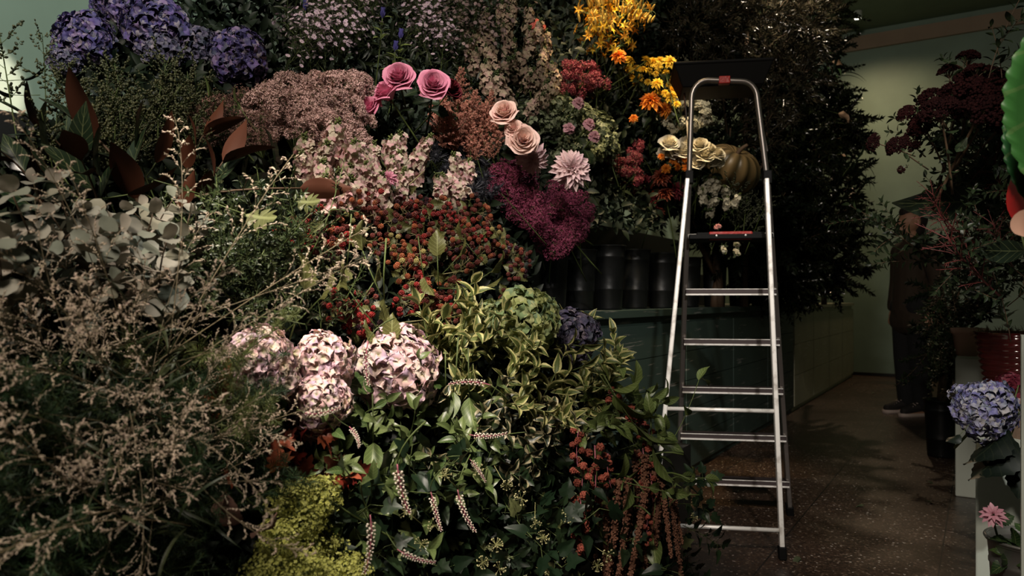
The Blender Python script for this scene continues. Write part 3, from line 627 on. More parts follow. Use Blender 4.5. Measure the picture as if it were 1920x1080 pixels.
region(AT2, [(830, 0), (1000, 0), (960, 60), (880, 100), (840, 140)], 16, 'dim beige aster spray near the top edge', 'dim beige aster sprays', (0, -.5, .9), mind=22)
# gentian
def gentian(seed):
    r = np.random.default_rng(seed); m = mat('gentian_blue', [(.06, .06, .24), (.12, .1, .36)], .5); fl = MB(); T = leaf_t(.5, 5, 2, .4, -.25, 'ovate')
    for k in range(7): a = k * 2 * PI / 7; D = np.array([[math.cos(a) * .3, math.sin(a) * .3, 1]]); fl.add(T, frames(D, np.array([[-math.cos(a), -math.sin(a), .2]]))[0], (math.cos(a) * .003, math.sin(a) * .003, -.02), .036)
    lf = MB(); path = np.array([[0, 0, -.1], [0, 0, -.06], [0, 0, -.02]], float); leafy(lf, path, leaf_t(.3, 6, 2, .2, .7, 'lance'), 4, .055, ang=1.0, r=r)
    return [('bloom', fl.mesh('gentian_bloom', m)), ('stem', stem_mesh(.3, .002)), ('leaves', lf.mesh('gentian_leaves', limeleaf))]
GE = Proto('gentian', 'flower', [gentian(1)])
for x, y, L_ in ((718, 22, 'upper blue-violet gentian bloom among the lilac asters'), (752, 62, 'second blue gentian bloom below and right of the upper one'), (742, 85, 'dark blue gentian bud just above the topmost mauve rose'), (573, 8, 'dark blue gentian at the top edge over the left asters')):
    spawn(GE, P(x, y, 2.5), (.15, -.4, .9), s=1.0, label=L_)

# thistles
SPK = leaf_t(.09, 2, 2, .1, .1, 'lance')
def thistle(seed):
    r = np.random.default_rng(seed); m = mat('dark_steel_thistle', [(.012, .013, .02), (.025, .026, .035)], .6); mb = MB(); n = 200; d = rdirs(n, r); mb.scatter(SPK, d * .006, axis_rots(d, r), np.full(n, .017)); mb.add(BALLH, None, (0, 0, 0), .011)
    n = 18; a = np.arange(n) * 2 * PI / n; d = np.column_stack([np.cos(a), np.sin(a), np.full(n, .1)]); mb.scatter(SPK, d * .005 - (0, 0, .008), axis_rots(d, r), np.full(n, .04))
    return [('flower_head', mb.mesh('thistle_head', m)), ('stem', stem_mesh(.3, .0018))]
TH = Proto('sea_thistle', 'flower', [thistle(1), thistle(2)])
region(TH, [(790, 275), (850, 270), (900, 290), (945, 350), (930, 385), (880, 370), (830, 310)], 26, 'dark steel-blue thistle between the larkspur and the wine stonecrop', 'dark sea thistles', (0, -.6, .6), mind=15)

# fine bead sprigs top left
def beads(m, seed, H=.17, nb=12, nl=14, leafm=None, T=BALL, bs=(.0026, .0045, .0026), L=.05):
    r = np.random.default_rng(seed); st = MB(); bd = MB(); path = bez((0, 0, -.18), (0, 0, 0), (r.normal() * .02, r.normal() * .02, H * .6), 9); st.tube(path, .002, .001)
    for k in range(nb):
        p, tg = along(path, .35 + .65 * k / nb); a = k * 2.4; q = p + np.array([math.cos(a) * L, math.sin(a) * L, L * r.uniform(.5, 1.3)]) * r.uniform(.6, 1.2); br = bez(p, (p + q) / 2 + (0, 0, -.01), q, 6); st.tube(br, .0008, .0005, 3, False)
        for z in range(nl):
            pp, tt = along(br, .25 + .75 * z / nl); d = nrm(tt + r.normal(size=3) * .7); e_ = pp + d * r.uniform(.004, .009); bd.scatter(T, e_[None], axis_rots(d[None], r), np.array([bs]) * r.uniform(.7, 1.2))
    return [('beads', bd.mesh('beads', m)), ('stem', st.mesh('stem', stem_m))]
bd_m = mat('olive_seed_beads', [(.025, .03, .01), (.05, .056, .02), (.1, .1, .042)], .5, objvar=.2)
BE = Proto('seeded_sprig', 'foliage', [beads(bd_m, s_) for s_ in (1, 2, 3)])
region(BE, [(90, 240), (130, 190), (200, 165), (330, 160), (400, 190), (380, 280), (250, 280), (130, 285), (90, 280)], 34, 'fine olive green seeded sprig below the purple hydrangeas', 'seeded sprigs below the purple hydrangeas', (0, -.3, 1), jit=.25, mind=16, lift=.03)
spawn(BE, P(12, 140, 1.75), (-.1, -.1, 1), s=1.1, label='dark seeded sprig silhouetted on the teal wall at the left edge')
spawn(BE, P(85, 125, 1.85), (.05, -.1, 1), s=.7, label='small seeded sprig tip against the teal wall left of the purple hydrangeas')
BE2 = Proto('grey_sprig', 'foliage', [beads(mat('grey_green_beads', [(.05, .06, .035), (.09, .1, .06)], .6), 5)])
region(BE2, [(1350, 360), (1420, 350), (1435, 420), (1370, 420)], 9, 'grey-green sprig seen through the ladder above the red handle', 'grey-green sprigs behind the ladder', (0, -.4, .9), Y=4.1, mind=16)

# generic leafy branch -----------------------------------------------------
def branch(m, T, seed, H=.25, n=9, L=.05, ang=.8, pair=True, nsub=0, bend=.08, stm=stem_m, taper=.35, r0=.002, pet=0.0, under=None, flat=0, t0=.15, sublen=.5):
    r = np.random.default_rng(seed); st = MB(); lf = MB(); main = bez((0, 0, 0), (0, 0, H * .5), (r.normal() * bend, r.normal() * bend, H), 10); st.tube(main, r0, r0 * .5)
    leafy(lf, main, T, n, L, ang, pair, t0, r, taper=taper, pet=pet, stemmb=st, flat=flat)
    for k in range(nsub):
        p, tg = along(main, .15 + .75 * k / max(1, nsub)); a = k * 2.4; l2 = H * sublen * (1 - .4 * k / nsub); q = p + np.array([math.cos(a) * .75, math.sin(a) * .75, .6 + r.normal() * .15]) * l2
        br = bez(p, p + (q - p) * .5 + (0, 0, l2 * .12), q, 7); st.tube(br, r0 * .6, r0 * .3, 4, False); leafy(lf, br, T, max(4, int(n * .7)), L * .9, ang, pair, .2, r, taper=taper, pet=pet, stemmb=st, flat=flat)
    out = [('leaves', lf.mesh('leaves', m)), ('stem', st.mesh('stem', stm))]
    if under is not None:
        me = out[0][1].copy(); me.materials[0] = under; nn = np.zeros(len(me.vertices) * 3); me.vertices.foreach_get('normal', nn); co = np.zeros_like(nn); me.vertices.foreach_get('co', co)
        me.vertices.foreach_set('co', co - nn * .0009); out.append(('leaf_undersides', me))
    return out
# magnolia
mg = mat('magnolia_leaf_green', [(.008, .016, .008), (.014, .026, .012)], .28, .6, vein=.2); mgu = mat('magnolia_leaf_rust', [(.07, .022, .011), (.1, .032, .015), (.045, .015, .008)], .6, .3)
MG = Proto('magnolia_branch', 'foliage', [branch(mg, leaf_t(.4, 8, 4, .12, .35, 'ovate', .03), s_, .13, 4, .14, .55, False, under=mgu, stm=brown_m, taper=.1, r0=.004) for s_ in (1, 2, 3)])
for k, (x, y, d_, s_) in enumerate([(95, 400, (-.2, -.2, 1), 1), (190, 400, (-.1, -.3, 1), .9), (260, 395, (.05, -.2, 1), 1.15), (320, 400, (.4, -.3, .8), 1), (30, 350, (-.5, -.3, .5), 1), (70, 370, (-.1, -.2, 1), .8), (380, 395, (.2, -.3, .8), .9), (140, 330, (.1, -.3, 1), .8), (350, 330, (.1, -.1, 1), .8), (10, 420, (-.3, -.4, .4), 1)]):
    spawn(MG, P(x, y, YS(x, y) + .06), d_, s=s_, label='magnolia branch with dark leaves and rust-brown undersides at the left', group='magnolia branches at the left')
def single_leaf(name, T, m, under, L):
    me = MB().add(T, np.stack([np.array([1., 0, 0]), np.array([0, 0, 1.]), np.array([0, -1., 0])], -1), (0, 0, 0), L).mesh('blade', m)
    st = MB().tube([(0, 0, 0), (0, .01, -.05), (0, .03, -.12)], .0015, .002).mesh('leaf_stalk', stem_m)
    out = [('blade', me), ('leaf_stalk', st)]
    if under is not None:
        m2 = me.copy(); m2.materials[0] = under; nn = np.zeros(len(me.vertices) * 3); me.vertices.foreach_get('normal', nn); co = np.zeros_like(nn); me.vertices.foreach_get('co', co); m2.vertices.foreach_set('co', co - nn * .0009); out.append(('underside', m2))
    return Proto(name, 'leaf', [out])
rustleaf = single_leaf('magnolia_leaf', leaf_t(.36, 10, 4, .1, .3, 'ovate', .03), mgu, mg, .13)
for x, y, d_, s_, rl, L_ in [(262, 300, (-.12, 0, 1), 1.05, .3, 'upright rust-backed magnolia leaf, tallest of the brown ones'), (292, 305, (.45, 0, 1), .95, -.3, 'rust-brown magnolia leaf leaning right beside the tallest'), (186, 330, (-.15, 0, 1), .85, .2, 'narrow orange-brown magnolia leaf standing alone'), (105, 340, (-.6, 0, .7), .8, .1, 'rust-brown magnolia leaf leaning far left'), (240, 365, (.8, 0, .3), .9, 0, 'rust-brown magnolia leaf lying low to the right above the eucalyptus')]:
    spawn(rustleaf, P(x, y, YS(x, y) - .06), d_, roll=rl, s=s_, label=L_)
greenleaf = single_leaf('dark_leaf', leaf_t(.5, 10, 4, .15, .4, 'ovate', .03), mat('deep_green_leaf', [(.012, .03, .014)], .3, .6, vein=.3), None, .13)
for x, y, d_, s_, rl, L_ in [(75, 395, (-.9, 0, .55), 1.1, 0, 'broad dark green leaf lying to the left edge over the eucalyptus'), (100, 300, (-.35, 0, 1), 1.05, .4, 'broad dark green leaf upright left of the brown leaves'), (38, 150, (.9, 0, .25), .55, .3, 'dark curved leaf against the pale patch of the teal wall'), (25, 178, (-.9, 0, .2), .5, .3, 'dark leaf poking off the left edge under the pale patch')]:
    spawn(greenleaf, P(x, y, YS(x, y) - .05), d_, roll=rl, s=s_, label=L_)
pale2 = single_leaf('pale_leaf', leaf_t(.45, 8, 4, .25, .4, 'ovate'), mat('lit_green_leaf', [(.14, .2, .06)], .4, trans=.2, vein=.5), None, .07)
spawn(pale2, P(388, 195, 1.95), (.1, 0, 1), roll=.2, s=1.1, label='light green leaf standing under the rightmost purple hydrangea')
spawn(pale2, P(447, 195, 2.0), (-.3, -.2, 1), roll=-.4, s=.75, label='small pale leaf tip just left of the dusty pink statice')

# eucalyptus
eu = mat('eucalyptus_leaf', [(.28, .25, .19), (.33, .3, .24), (.07, .11, .1), (.38, .33, .27), (.16, .18, .14), (.24, .23, .17)], .6, .3, trans=.08, objvar=.12)
RT = leaf_t(.98, 8, 4, .08, .3, 'round', .03)
EU = Proto('eucalyptus_branch', 'foliage', [branch(eu, RT, s_, .14, 5, .05, 1.15, True, 1, .04, stm=brown_m, taper=.45, pet=.004) for s_ in (1, 2, 3)])
region(EU, [(0, 490), (60, 470), (130, 490), (230, 450), (330, 480), (370, 520), (340, 590), (290, 630), (200, 620), (60, 640), (-10, 600)], 26, 'eucalyptus branch with round silvery leaves at the left', 'silver eucalyptus branches at the left', (0.0, -.5, .8), jit=.35, off=-.06, mind=34, s=(.8, 1.15))

# fine green foliage in the middle left
fn = mat('small_green_leaf', [(.015, .028, .01), (.032, .05, .017), (.09, .1, .045)], .4, trans=.08)
PI_ = Proto('pistacia_branch', 'foliage', [branch(fn, leaf_t(.34, 3, 2, .2, .4, 'lance'), s_, .17, 10, .019, .95, True, 6, .05, taper=.2) for s_ in (1, 2, 3)])
region(PI_, [(340, 520), (400, 470), (480, 430), (540, 440), (600, 480), (640, 560), (640, 620), (520, 625), (420, 610), (350, 590)], 44, 'fine-leaved green branch between the eucalyptus and the blackberries', 'fine-leaved branches left of the blackberries', (0.1, -.5, .6), jit=.5, mind=18)

# blackberries
def berry(m, seed):
    r = np.random.default_rng(seed); n = 46; i = np.arange(n); z = 1 - 2 * (i + .5) / n; ph = i * 2.39996; d = np.column_stack([np.sqrt(1 - z * z) * np.cos(ph), np.sqrt(1 - z * z) * np.sin(ph), z * 1.15])
    return MB().scatter(BALL, d * .0074, np.tile(np.eye(3), (n, 1, 1)), np.full(n, .0023)).add(BALL, None, (0, 0, 0), .0068).mesh('berry', m)
b_red = berry(mat('red_berry', [(.24, .015, .018), (.33, .03, .025), (.15, .01, .012)], .25, .6), 1); b_dk = berry(mat('black_berry', [(.012, .004, .008), (.04, .006, .01)], .2, .7), 2)
b_or = berry(mat('orange_berry', [(.26, .06, .025), (.32, .1, .04)], .3, .5), 3); b_gr = berry(mat('unripe_berry', [(.3, .26, .08), (.36, .3, .12)], .4, .4), 4); b_br = berry(mat('brown_red_berry', [(.1, .018, .014), (.17, .035, .025), (.06, .012, .01)], .35, .5), 5)
bramble_leaf = mat('bramble_leaf', [(.07, .08, .025), (.12, .12, .035), (.04, .055, .018)], .45, trans=.1, vein=.5)
def bramble(cols, seed, n=11):
    r = np.random.default_rng(seed); st = MB().tube(bez((0, 0, -.2), (0, 0, -.05), (0, 0, .05), 7), .0022, .0012); out = []
    for k in range(n):
        a = k * 2.4; t = k / n; p = np.array([0, 0, -.035 + .08 * t]); R = .036 * (1 - .4 * t) * r.uniform(.75, 1.2); q = p + np.array([math.cos(a) * R, math.sin(a) * R, .012 + .01 * r.normal()]); st.tube(bez(p, (p + q) / 2 + (0, 0, .004), q, 4), .0008, .0008, 3, False)
        out.append(('berry', cols[r.integers(len(cols))], tuple(q)))
    out.append(('stem', st.mesh('bramble_stem', tan_m)))
    for k in range(2): a = k * 2.9 + seed; out.append(('leaf', one_leaf(SERLEAF, bramble_leaf, (0, 0, -.05 - .02 * k), (math.cos(a), math.sin(a), .1), (0, -.3, 1), .06)))
    return out
BR = [Proto('blackberry_sprig', 'berries', [bramble([b_red, b_red, b_br], s_) for s_ in (1, 2)]), Proto('blackberry_sprig', 'berries', [bramble([b_gr, b_or, b_or, b_br], s_) for s_ in (3, 4)]),
      Proto('blackberry_sprig', 'berries', [bramble([b_br, b_br, b_dk, b_or], s_) for s_ in (5, 6)]), Proto('blackberry_sprig', 'berries', [bramble([b_red, b_dk, b_red], s_) for s_ in (7,)])]
d0 = (0, -.8, .3)
for x, y, k in [(560, 435, 0), (592, 420, 0), (632, 452, 0), (610, 470, 2), (655, 400, 1), (660, 385, 1), (690, 385, 0), (705, 400, 2), (730, 380, 2), (765, 395, 0), (790, 385, 2), (775, 415, 0), (800, 400, 0), (820, 385, 2),
                (728, 420, 2), (880, 425, 0), (905, 440, 0), (925, 430, 1), (935, 455, 1), (900, 400, 2), (860, 395, 0), (740, 460, 1), (750, 480, 1), (775, 485, 1), (760, 505, 1), (792, 445, 2), (700, 455, 2), (795, 475, 0),
                (630, 575, 0), (650, 585, 0), (690, 565, 0), (672, 608, 3), (690, 612, 3), (780, 535, 0), (795, 560, 2), (760, 570, 0), (820, 565, 2), (830, 575, 0), (805, 580, 2), (850, 545, 2), (865, 500, 2), (960, 480, 2), (980, 485, 2), (970, 510, 2),
                (940, 470, 2), (870, 460, 2), (830, 440, 2), (840, 470, 2), (900, 480, 2), (790, 520, 0), (845, 590, 2), (950, 560, 2), (640, 430, 2), (580, 455, 3), (880, 380, 2), (840, 415, 0), (860, 430, 2), (755, 400, 2)]:
    lab = {0: 'bramble sprig with bright red berries', 1: 'bramble sprig with orange and unripe yellow berries', 2: 'bramble sprig with brown-red berries', 3: 'bramble sprig with red and black berries'}[k]
    spawn(BR[k], P(x, y, YS(x, y) + rnd.uniform(-.05, .03)), (rnd.gauss(0, .4), -.8, rnd.gauss(.2, .3)), s=rnd.uniform(.75, 1.0), label=lab + ' below the larkspur band', group=lab.replace('bramble sprig', 'bramble sprigs'))
bl = single_leaf('bramble_leaf', SERLEAF, bramble_leaf, None, .075)
for x, y, d_, s_ in [(570, 545, (.1, 0, 1), 1.1), (600, 560, (.5, 0, .8), 1.05), (655, 545, (-.4, 0, 1), 1), (700, 530, (.3, 0, .8), .9), (680, 470, (-.2, 0, 1), 1), (820, 480, (0, 0, 1), 1), (860, 480, (.4, 0, .7), .9), (795, 520, (.3, 0, -.8), .9), (720, 560, (.2, 0, -1), 1.2), (735, 640, (0, 0, 1), .9), (710, 640, (-.6, 0, .6), .8), (900, 540, (.8, 0, .2), 1), (920, 510, (.6, 0, .6), 1), (650, 500, (-.3, 0, -1), 1), (870, 450, (-.3, 0, .6), .8), (760, 645, (.5, 0, .5), .8)]:
    spawn(bl, P(x, y, YS(x, y) - .15 + rnd.uniform(-.03, .03)), Vector(d_) + Vector((0, rnd.uniform(-.3, .1), 0)), roll=rnd.uniform(-.5, .5), s=s_, label='toothed olive-green bramble leaf among the berries', group='bramble leaves among the berries')
ok = single_leaf('oak_leaf', OAK, mat('olive_oak_leaf', [(.1, .11, .035)], .5, vein=.3), None, .09); ok2 = single_leaf('oak_leaf', OAK, darkleaf, None, .14)
spawn(ok, P(555, 378, 1.72), (1, -.2, -.1), roll=1.2, s=.75, label='yellow-green oak leaf lying under the left end of the larkspur')
spawn(ok, P(460, 402, 1.55), (1, -.2, -.25), roll=1.0, s=.9, label='drooping yellow-green oak leaf above the fine-leaved branches')
spawn(ok2, P(515, 340, 1.95), (.05, 0, 1), roll=.1, s=1.0, label='large dark lobed leaf left of the larkspur band'); spawn(ok2, P(470, 380, 1.9), (-.3, 0, 1), roll=.3, s=.85, label='dark lobed leaf behind the drooping oak leaf'); spawn(ok2, P(550, 400, 2.0), (.2, 0, .9), roll=-.3, s=.7, label='dark lobed leaf behind the small lying oak leaf')

# red autumn leaves
rd = mat('red_autumn_leaf', [(.1, .01, .008), (.2, .025, .012), (.06, .008, .006), (.3, .07, .03)], .45, trans=.12)
AL = Proto('autumn_leaf_sprig', 'foliage', [branch(rd, MAPLE, s_, .09, 3, .055, 1.0, True, 0, .03, stm=brown_m, pet=.01, taper=.2) for s_ in (1, 2)])
region(AL, [(395, 640), (420, 660), (410, 720), (480, 760), (560, 770), (580, 820), (620, 870), (560, 900), (500, 850), (420, 780), (380, 700)], 17, 'red autumn leaf sprig around the pink hydrangeas', 'red autumn leaf sprigs', (-.1, -.7, .1), jit=.5, off=.06, mind=26)
ml = single_leaf('autumn_leaf', MAPLE, mat('orange_red_leaf', [(.5, .12, .06)], .45, trans=.1), None, .055)
spawn(ml, P(518, 880, 1.38), (.2, -.3, 1), roll=.3, s=1, label='single orange-red leaf lit above the lime lady mantle')
spawn(ml, P(437, 908, 1.28), (-.3, -.3, .8), roll=-.3, s=.8, label='single orange leaf low in the fern left of the lime flowers')
spawn(ml, P(420, 735, 1.4), (.3, -.3, .8), roll=.1, s=1.3, label='broad orange-red leaf just under the leftmost pink hydrangea')

# lady's mantle
lm = mat('lime_mantle_florets', [(.4, .42, .07), (.48, .48, .13), (.28, .31, .07)], .6, trans=.1, objvar=.1)
LM = Proto('lady_mantle_spray', 'flower', [dome(lm, .06, s_, 620, T=floret_t(4, leaf_t(.7, 2, 2, .1, .4, 'round'), .35), ts=.0045, lumps=15, lumpr=.36) for s_ in (51, 52)])
region(LM, [(545, 920), (600, 905), (625, 950), (610, 1000), (660, 1050), (660, 1095), (470, 1095), (500, 1030), (530, 990)], 19, 'chartreuse lady mantle spray at the bottom left of the pokeweed', 'chartreuse lady mantle sprays', (0, -.5, .8), Y=None, off=-.1, mind=22, s=(.7, .95))

# variegated
vg = mat('variegated_leaf', [(.1, .13, .03), (.16, .19, .05), (.06, .09, .025)], .5, trans=.15, margin=(.5, .47, .2), objvar=.15)
VG = Proto('variegated_branch', 'foliage', [branch(vg, leaf_t(.42, 7, 4, .3, .7, 'ovate', .07), s_, .14, 5, .068, .75, True, 0, .04, taper=.3) for s_ in (1, 2, 3)])
region(VG, [(800, 660), (860, 640), (920, 650), (990, 660), (1080, 680), (1160, 720), (1150, 790), (1060, 800), (960, 790), (880, 750), (820, 720)], 40, 'variegated branch with cream-edged leaves right of the pink hydrangeas', 'cream-edged variegated branches', (0.1, -.5, .8), jit=.4, mind=24, s=(.95, 1.25))
spawn(VG, P(808, 690, 1.85), (.0, -.2, 1), s=1.1, label='tall variegated tip rising beside the rightmost pink hydrangea')
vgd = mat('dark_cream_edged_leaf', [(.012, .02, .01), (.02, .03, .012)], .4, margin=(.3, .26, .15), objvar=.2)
VD = Proto('cream_edged_branch', 'foliage', [branch(vgd, leaf_t(.55, 9, 4, .3, .8, 'ovate', .16), s_, .14, 4, .06, .9, True, 0, .05, taper=.3) for s_ in (4, 5)])
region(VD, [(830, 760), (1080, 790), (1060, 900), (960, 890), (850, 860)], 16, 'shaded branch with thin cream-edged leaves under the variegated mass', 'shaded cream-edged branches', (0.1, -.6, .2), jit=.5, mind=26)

# pokeweed: leaves and hanging racemes
pk = mat('pokeweed_leaf', [(.05, .09, .025), (.08, .12, .035), (.13, .17, .06)], .38, trans=.12, vein=.35)
PKL = Proto('pokeweed_branch', 'foliage', [branch(pk, leaf_t(.44, 8, 4, .22, .7, 'ovate', .05), s_, .13, 4, .062, .9, False, 1, .05, taper=.3) for s_ in (1, 2, 3)])
region(PKL, [(640, 790), (700, 750), (800, 740), (900, 760), (940, 830), (900, 920), (860, 1000), (760, 1060), (680, 1060), (640, 950)], 40, 'pokeweed branch with pointed green leaves below the pink hydrangeas', 'green pokeweed branches', (0.0, -.6, .3), jit=.5, mind=27)
pb = mat('pokeweed_berries', [(.75, .66, .55), (.8, .72, .6), (.5, .5, .3)], .35); ps = mat('pokeweed_pink_stalk', [(.5, .12, .18), (.45, .16, .2)], .5)
def raceme(seed, H=.1):
    r = np.random.default_rng(seed); st = MB(); b = MB(); path = bez((0, 0, 0), (.012, 0, H * .5), (.0, .01, H), 12); st.tube(path, .0014, .0008, 5); n = 60
    for k in range(n):
        t = .12 + .88 * k / n; p, tg = along(path, t); a = k * 2.4; d = nrm(np.array([math.cos(a), math.sin(a), .35])); q = p + d * (.0085 - .0045 * t); st.tube([p, q], .0004, .0004, 3, False); b.add(BALL, None, q, .0022 * (1.15 - .5 * t))
    return [('berries', b.mesh('poke_berries', pb)), ('stalk', st.mesh('poke_stalk', ps)), ('stem', MB().tube(bez((0, 0, 0), (-.02, 0, -.03), (-.02, .05, -.06), 6), .001, .0018).mesh('stem', stem_m))]
RC = Proto('pokeweed_raceme', 'berries', [raceme(1), raceme(2), raceme(3, .08)])
for x, y, d_, s_, L_ in [(745, 870, (.15, -.15, -1), 1.15, 'long white and green berry raceme hanging at the middle of the pokeweed'), (808, 922, (.18, -.1, -1), .75, 'short berry raceme with bright pink stalk'), (858, 918, (.35, -.1, -1), .9, 'white berry raceme with pink stalk, right of the bright pink one'),
                        (694, 965, (-.08, -.1, -1), .95, 'pale berry raceme hanging lowest on the left, over dark leaves'), (920, 722, (-1, -.3, .1), .95, 'pale berry raceme lying on the variegated leaves'), (655, 800, (.3, -.3, -.4), .6, 'cream berry raceme tip left of the pokeweed leaves'),
                        (572, 775, (1, -.4, .25), .8, 'cream berry raceme crossing the lower edge of the middle pink hydrangea'), (690, 640, (0, -.4, -1), .9, 'pale raceme between the middle and right pink hydrangeas'), (745, 1030, (1, -.3, -.25), .7, 'white berry raceme lying near the bottom edge'), (880, 815, (1, -.3, .1), .8, 'dim berry raceme under the variegated leaves'), (880, 860, (.5, -.3, -.5), .6, 'dim berry raceme right of the pokeweed leaves')]:
    spawn(RC, P(x, y, YS(x, y) - .3), d_, s=s_ * 1.05, label=L_)
pl = single_leaf('pokeweed_leaf', leaf_t(.5, 12, 4, .25, .8, 'ovate', .06), pk, None, .1)
for x, y, d_, s_, L_ in [(850, 735, (-.25, -.2, -1), 1.1, 'large ribbed green leaf hanging left under the variegated mass'), (835, 740, (-.05, -.2, -1), .85, 'ribbed green leaf hanging leftmost under the variegated mass'), (880, 745, (.1, -.2, -1), 1.0, 'dark glossy leaf hanging beside the two ribbed ones'), (865, 820, (.6, -.3, -.7), .7, 'olive leaf hanging left of the dim raceme'), (700, 830, (0, -.2, -1), .85, 'green leaf under the pokeweed tip left of the long raceme')]:
    spawn(pl, P(x, y, YS(x, y) - .12), d_, roll=rnd.uniform(-.3, .3), s=s_, label=L_)

# ivy with seed umbels
iv = mat('ivy_leaf', [(.006, .016, .007), (.01, .022, .009), (.018, .034, .013)], .42, .35); ivl = mat('cream_ivy_leaf', [(.1, .13, .04), (.2, .21, .09)], .45)
def ivybranch(seed, light=3, H=.2):
    r = np.random.default_rng(seed); st = MB(); lf = MB(); l2 = MB(); path = bez((0, 0, 0), (0, 0, H * .6), (r.normal() * .06, r.normal() * .06, H), 10); st.tube(path, .0016, .001)
    for k in range(16):
        p, tg = along(path, .05 + .95 * k / 15); a = k * 2.4; d = nrm(np.array([math.cos(a), math.sin(a), .3])); q = p + d * .025; st.tube([p, q], .0007, .0007, 3, False); M = frames(nrm(d + (0, 0, .3))[None], nrm(tg + r.normal(size=3) * .4)[None])[0]
        (l2 if k % (16 // light) == 3 else lf).add(IVY if k % 2 else IVYV, M, q, r.uniform(.035, .055))
    out = [('leaves', lf.mesh('ivy_leaves', iv)), ('stem', st.mesh('stem', stem_m))]
    if light: out.append(('pale_leaves', l2.mesh('ivy_pale_leaves', ivl)))
    return out
IV = Proto('ivy_trail', 'foliage', [ivybranch(1, 1), ivybranch(2, 1), ivybranch(3, 2)])
region(IV, [(640, 980), (800, 900), (900, 860), (1060, 860), (1090, 960), (1240, 1050), (1240, 1100), (640, 1100)], 56, 'dark glossy ivy trail at the bottom of the bank', 'dark ivy trails at the bottom', (0.1, -.6, .1), jit=.6, mind=28, joff=.05, lift=.06, off=.03)
IVM = Proto('ivy_trail', 'foliage', [ivybranch(4, 1, .15)])
for x, y, d_ in ((1265, 945, (.6, -.5, .2)), (1280, 985, (.7, -.4, -.2)), (1270, 920, (.4, -.5, .6)), (1255, 1010, (.5, -.3, -.4))): spawn(IVM, P(x, y, 2.52), d_, s=.85, label='ivy tip reaching in front of the ladder foot', group='ivy tips at the ladder foot')
def umbel(seed, n=22):
    r = np.random.default_rng(seed); b = MB(); st = MB().tube([(0, 0, 0), (0, .005, -.03), (0, .02, -.07)], .0009, .0012); um = mat('ivy_umbel_tips', [(.4, .38, .16), (.5, .46, .25)], .5)
    d = rdirs(n, r); d[:, 2] = np.abs(d[:, 2]) - .25
    for q in nrm(d): st.tube([(0, 0, 0), q * .015], .0005, .0005, 3, False); b.add(BALL, None, q * .016, .0019)
    return [('seed_tips', b.mesh('umbel_tips', um)), ('stem', st.mesh('umbel_stem', mat('umbel_stalk', [(.3, .3, .12)], .5)))]
UM = Proto('ivy_umbel', 'flower', [umbel(1), umbel(2, 14)])
for x, y in [(950, 908), (815, 985), (930, 1022), (1062, 968), (1004, 980), (1018, 1008), (1064, 1045), (1138, 1040), (936, 1066), (1030, 1078), (790, 1020), (978, 935), (1300, 970), (895, 880), (905, 1055), (1120, 1060), (760, 960), (835, 890)]:
    spawn(UM, P(x, y, YS(x, y) - .2), (rnd.gauss(0, .3), -.8, rnd.gauss(.3, .3)), s=rnd.uniform(.8, 1.2), label='pale star-like ivy umbel over the dark ivy', group='ivy umbels')

# amaranth
am = mat('brown_amaranth', [(.14, .065, .04), (.19, .09, .055), (.1, .042, .025)], .85, .2, bump=.4, bscale=300); amr = mat('brick_red_amaranth', [(.25, .06, .04), (.31, .085, .055), (.18, .04, .028)], .85, .2, bump=.4, bscale=300)
def tassel(m, H, seed, R=.0125):
    r = np.random.default_rng(seed); mb = MB(); path = bez((0, 0, 0), (.01, 0, H * .5), (r.normal() * .02, 0, H), 24); n = int(H / .0045); mb.tube(path, R * .6, R * .4, 6)
    for k in range(n):
        p, tg = along(path, k / n)
        for z in range(5):
            d = rdirs(1, r)[0]; rr = R * (1.05 - .45 * k / n) * r.uniform(.6, 1); q = p + d * rr; mb.add(BALL, None, q, R * .3 * r.uniform(.7, 1.2))
    return mb.mesh('tassel', m)
def amaranth(m, seed, lens):
    out = []; r = random.Random(seed); st = MB()
    for k, H in enumerate(lens):
        out.append(('tassel', tassel(m, H, seed * 10 + k), (r.uniform(-.02, .02), r.uniform(-.02, .02), 0)))
    st.tube(bez((0, 0, .03), (0, .04, -.02), (0, .12, -.0), 6), .002, .003); out.append(('stem', st.mesh('stem', stem_m)))
    return out
AM = Proto('amaranth', 'flower', [amaranth(am, 1, [.36, .3]), amaranth(am, 2, [.42, .22]), amaranth(am, 3, [.28])])
for x, y, s_ in ((1170, 900, 1), (1200, 850, 1.05), (1225, 880, 1.1), (1240, 900, .95), (1180, 940, .9), (1210, 905, 1), (1150, 960, .8), (1252, 935, .75), (1130, 930, .9), (1192, 960, .9), (1232, 960, .8), (1266, 915, .6)):
    spawn(AM, P(x, y, 2.2 + rnd.uniform(-.06, .06)), (rnd.gauss(0, .06), rnd.gauss(0, .05), -1), s=s_, label='long brown amaranth tassels hanging at the right end of the bank', group='long brown amaranth tassels')
def amclus(m, seed, n=9):
    r = np.random.default_rng(seed); mb = MB(); st = MB(); path = bez((0, 0, 0), (.01, .01, .06), (0, 0, .12), 8); st.tube(path, .0015, .001); out = []
    for k in range(n):
        p, tg = along(path, k / n); a = k * 2.4; q = p + np.array([math.cos(a), math.sin(a), .2]) * .014; m2 = MB()
        for z in range(40): m2.add(BALL, None, q + rdirs(1, r)[0] * .0075, .0028)
        m2.add(BALL, None, q, .0075); out.append(('flower_clump', m2.mesh('flower_clump', m)))
    out.append(('stem', st.mesh('stem', ps))); return out
AC = Proto('red_amaranth', 'flower', [amclus(amr, 1), amclus(amr, 2)])
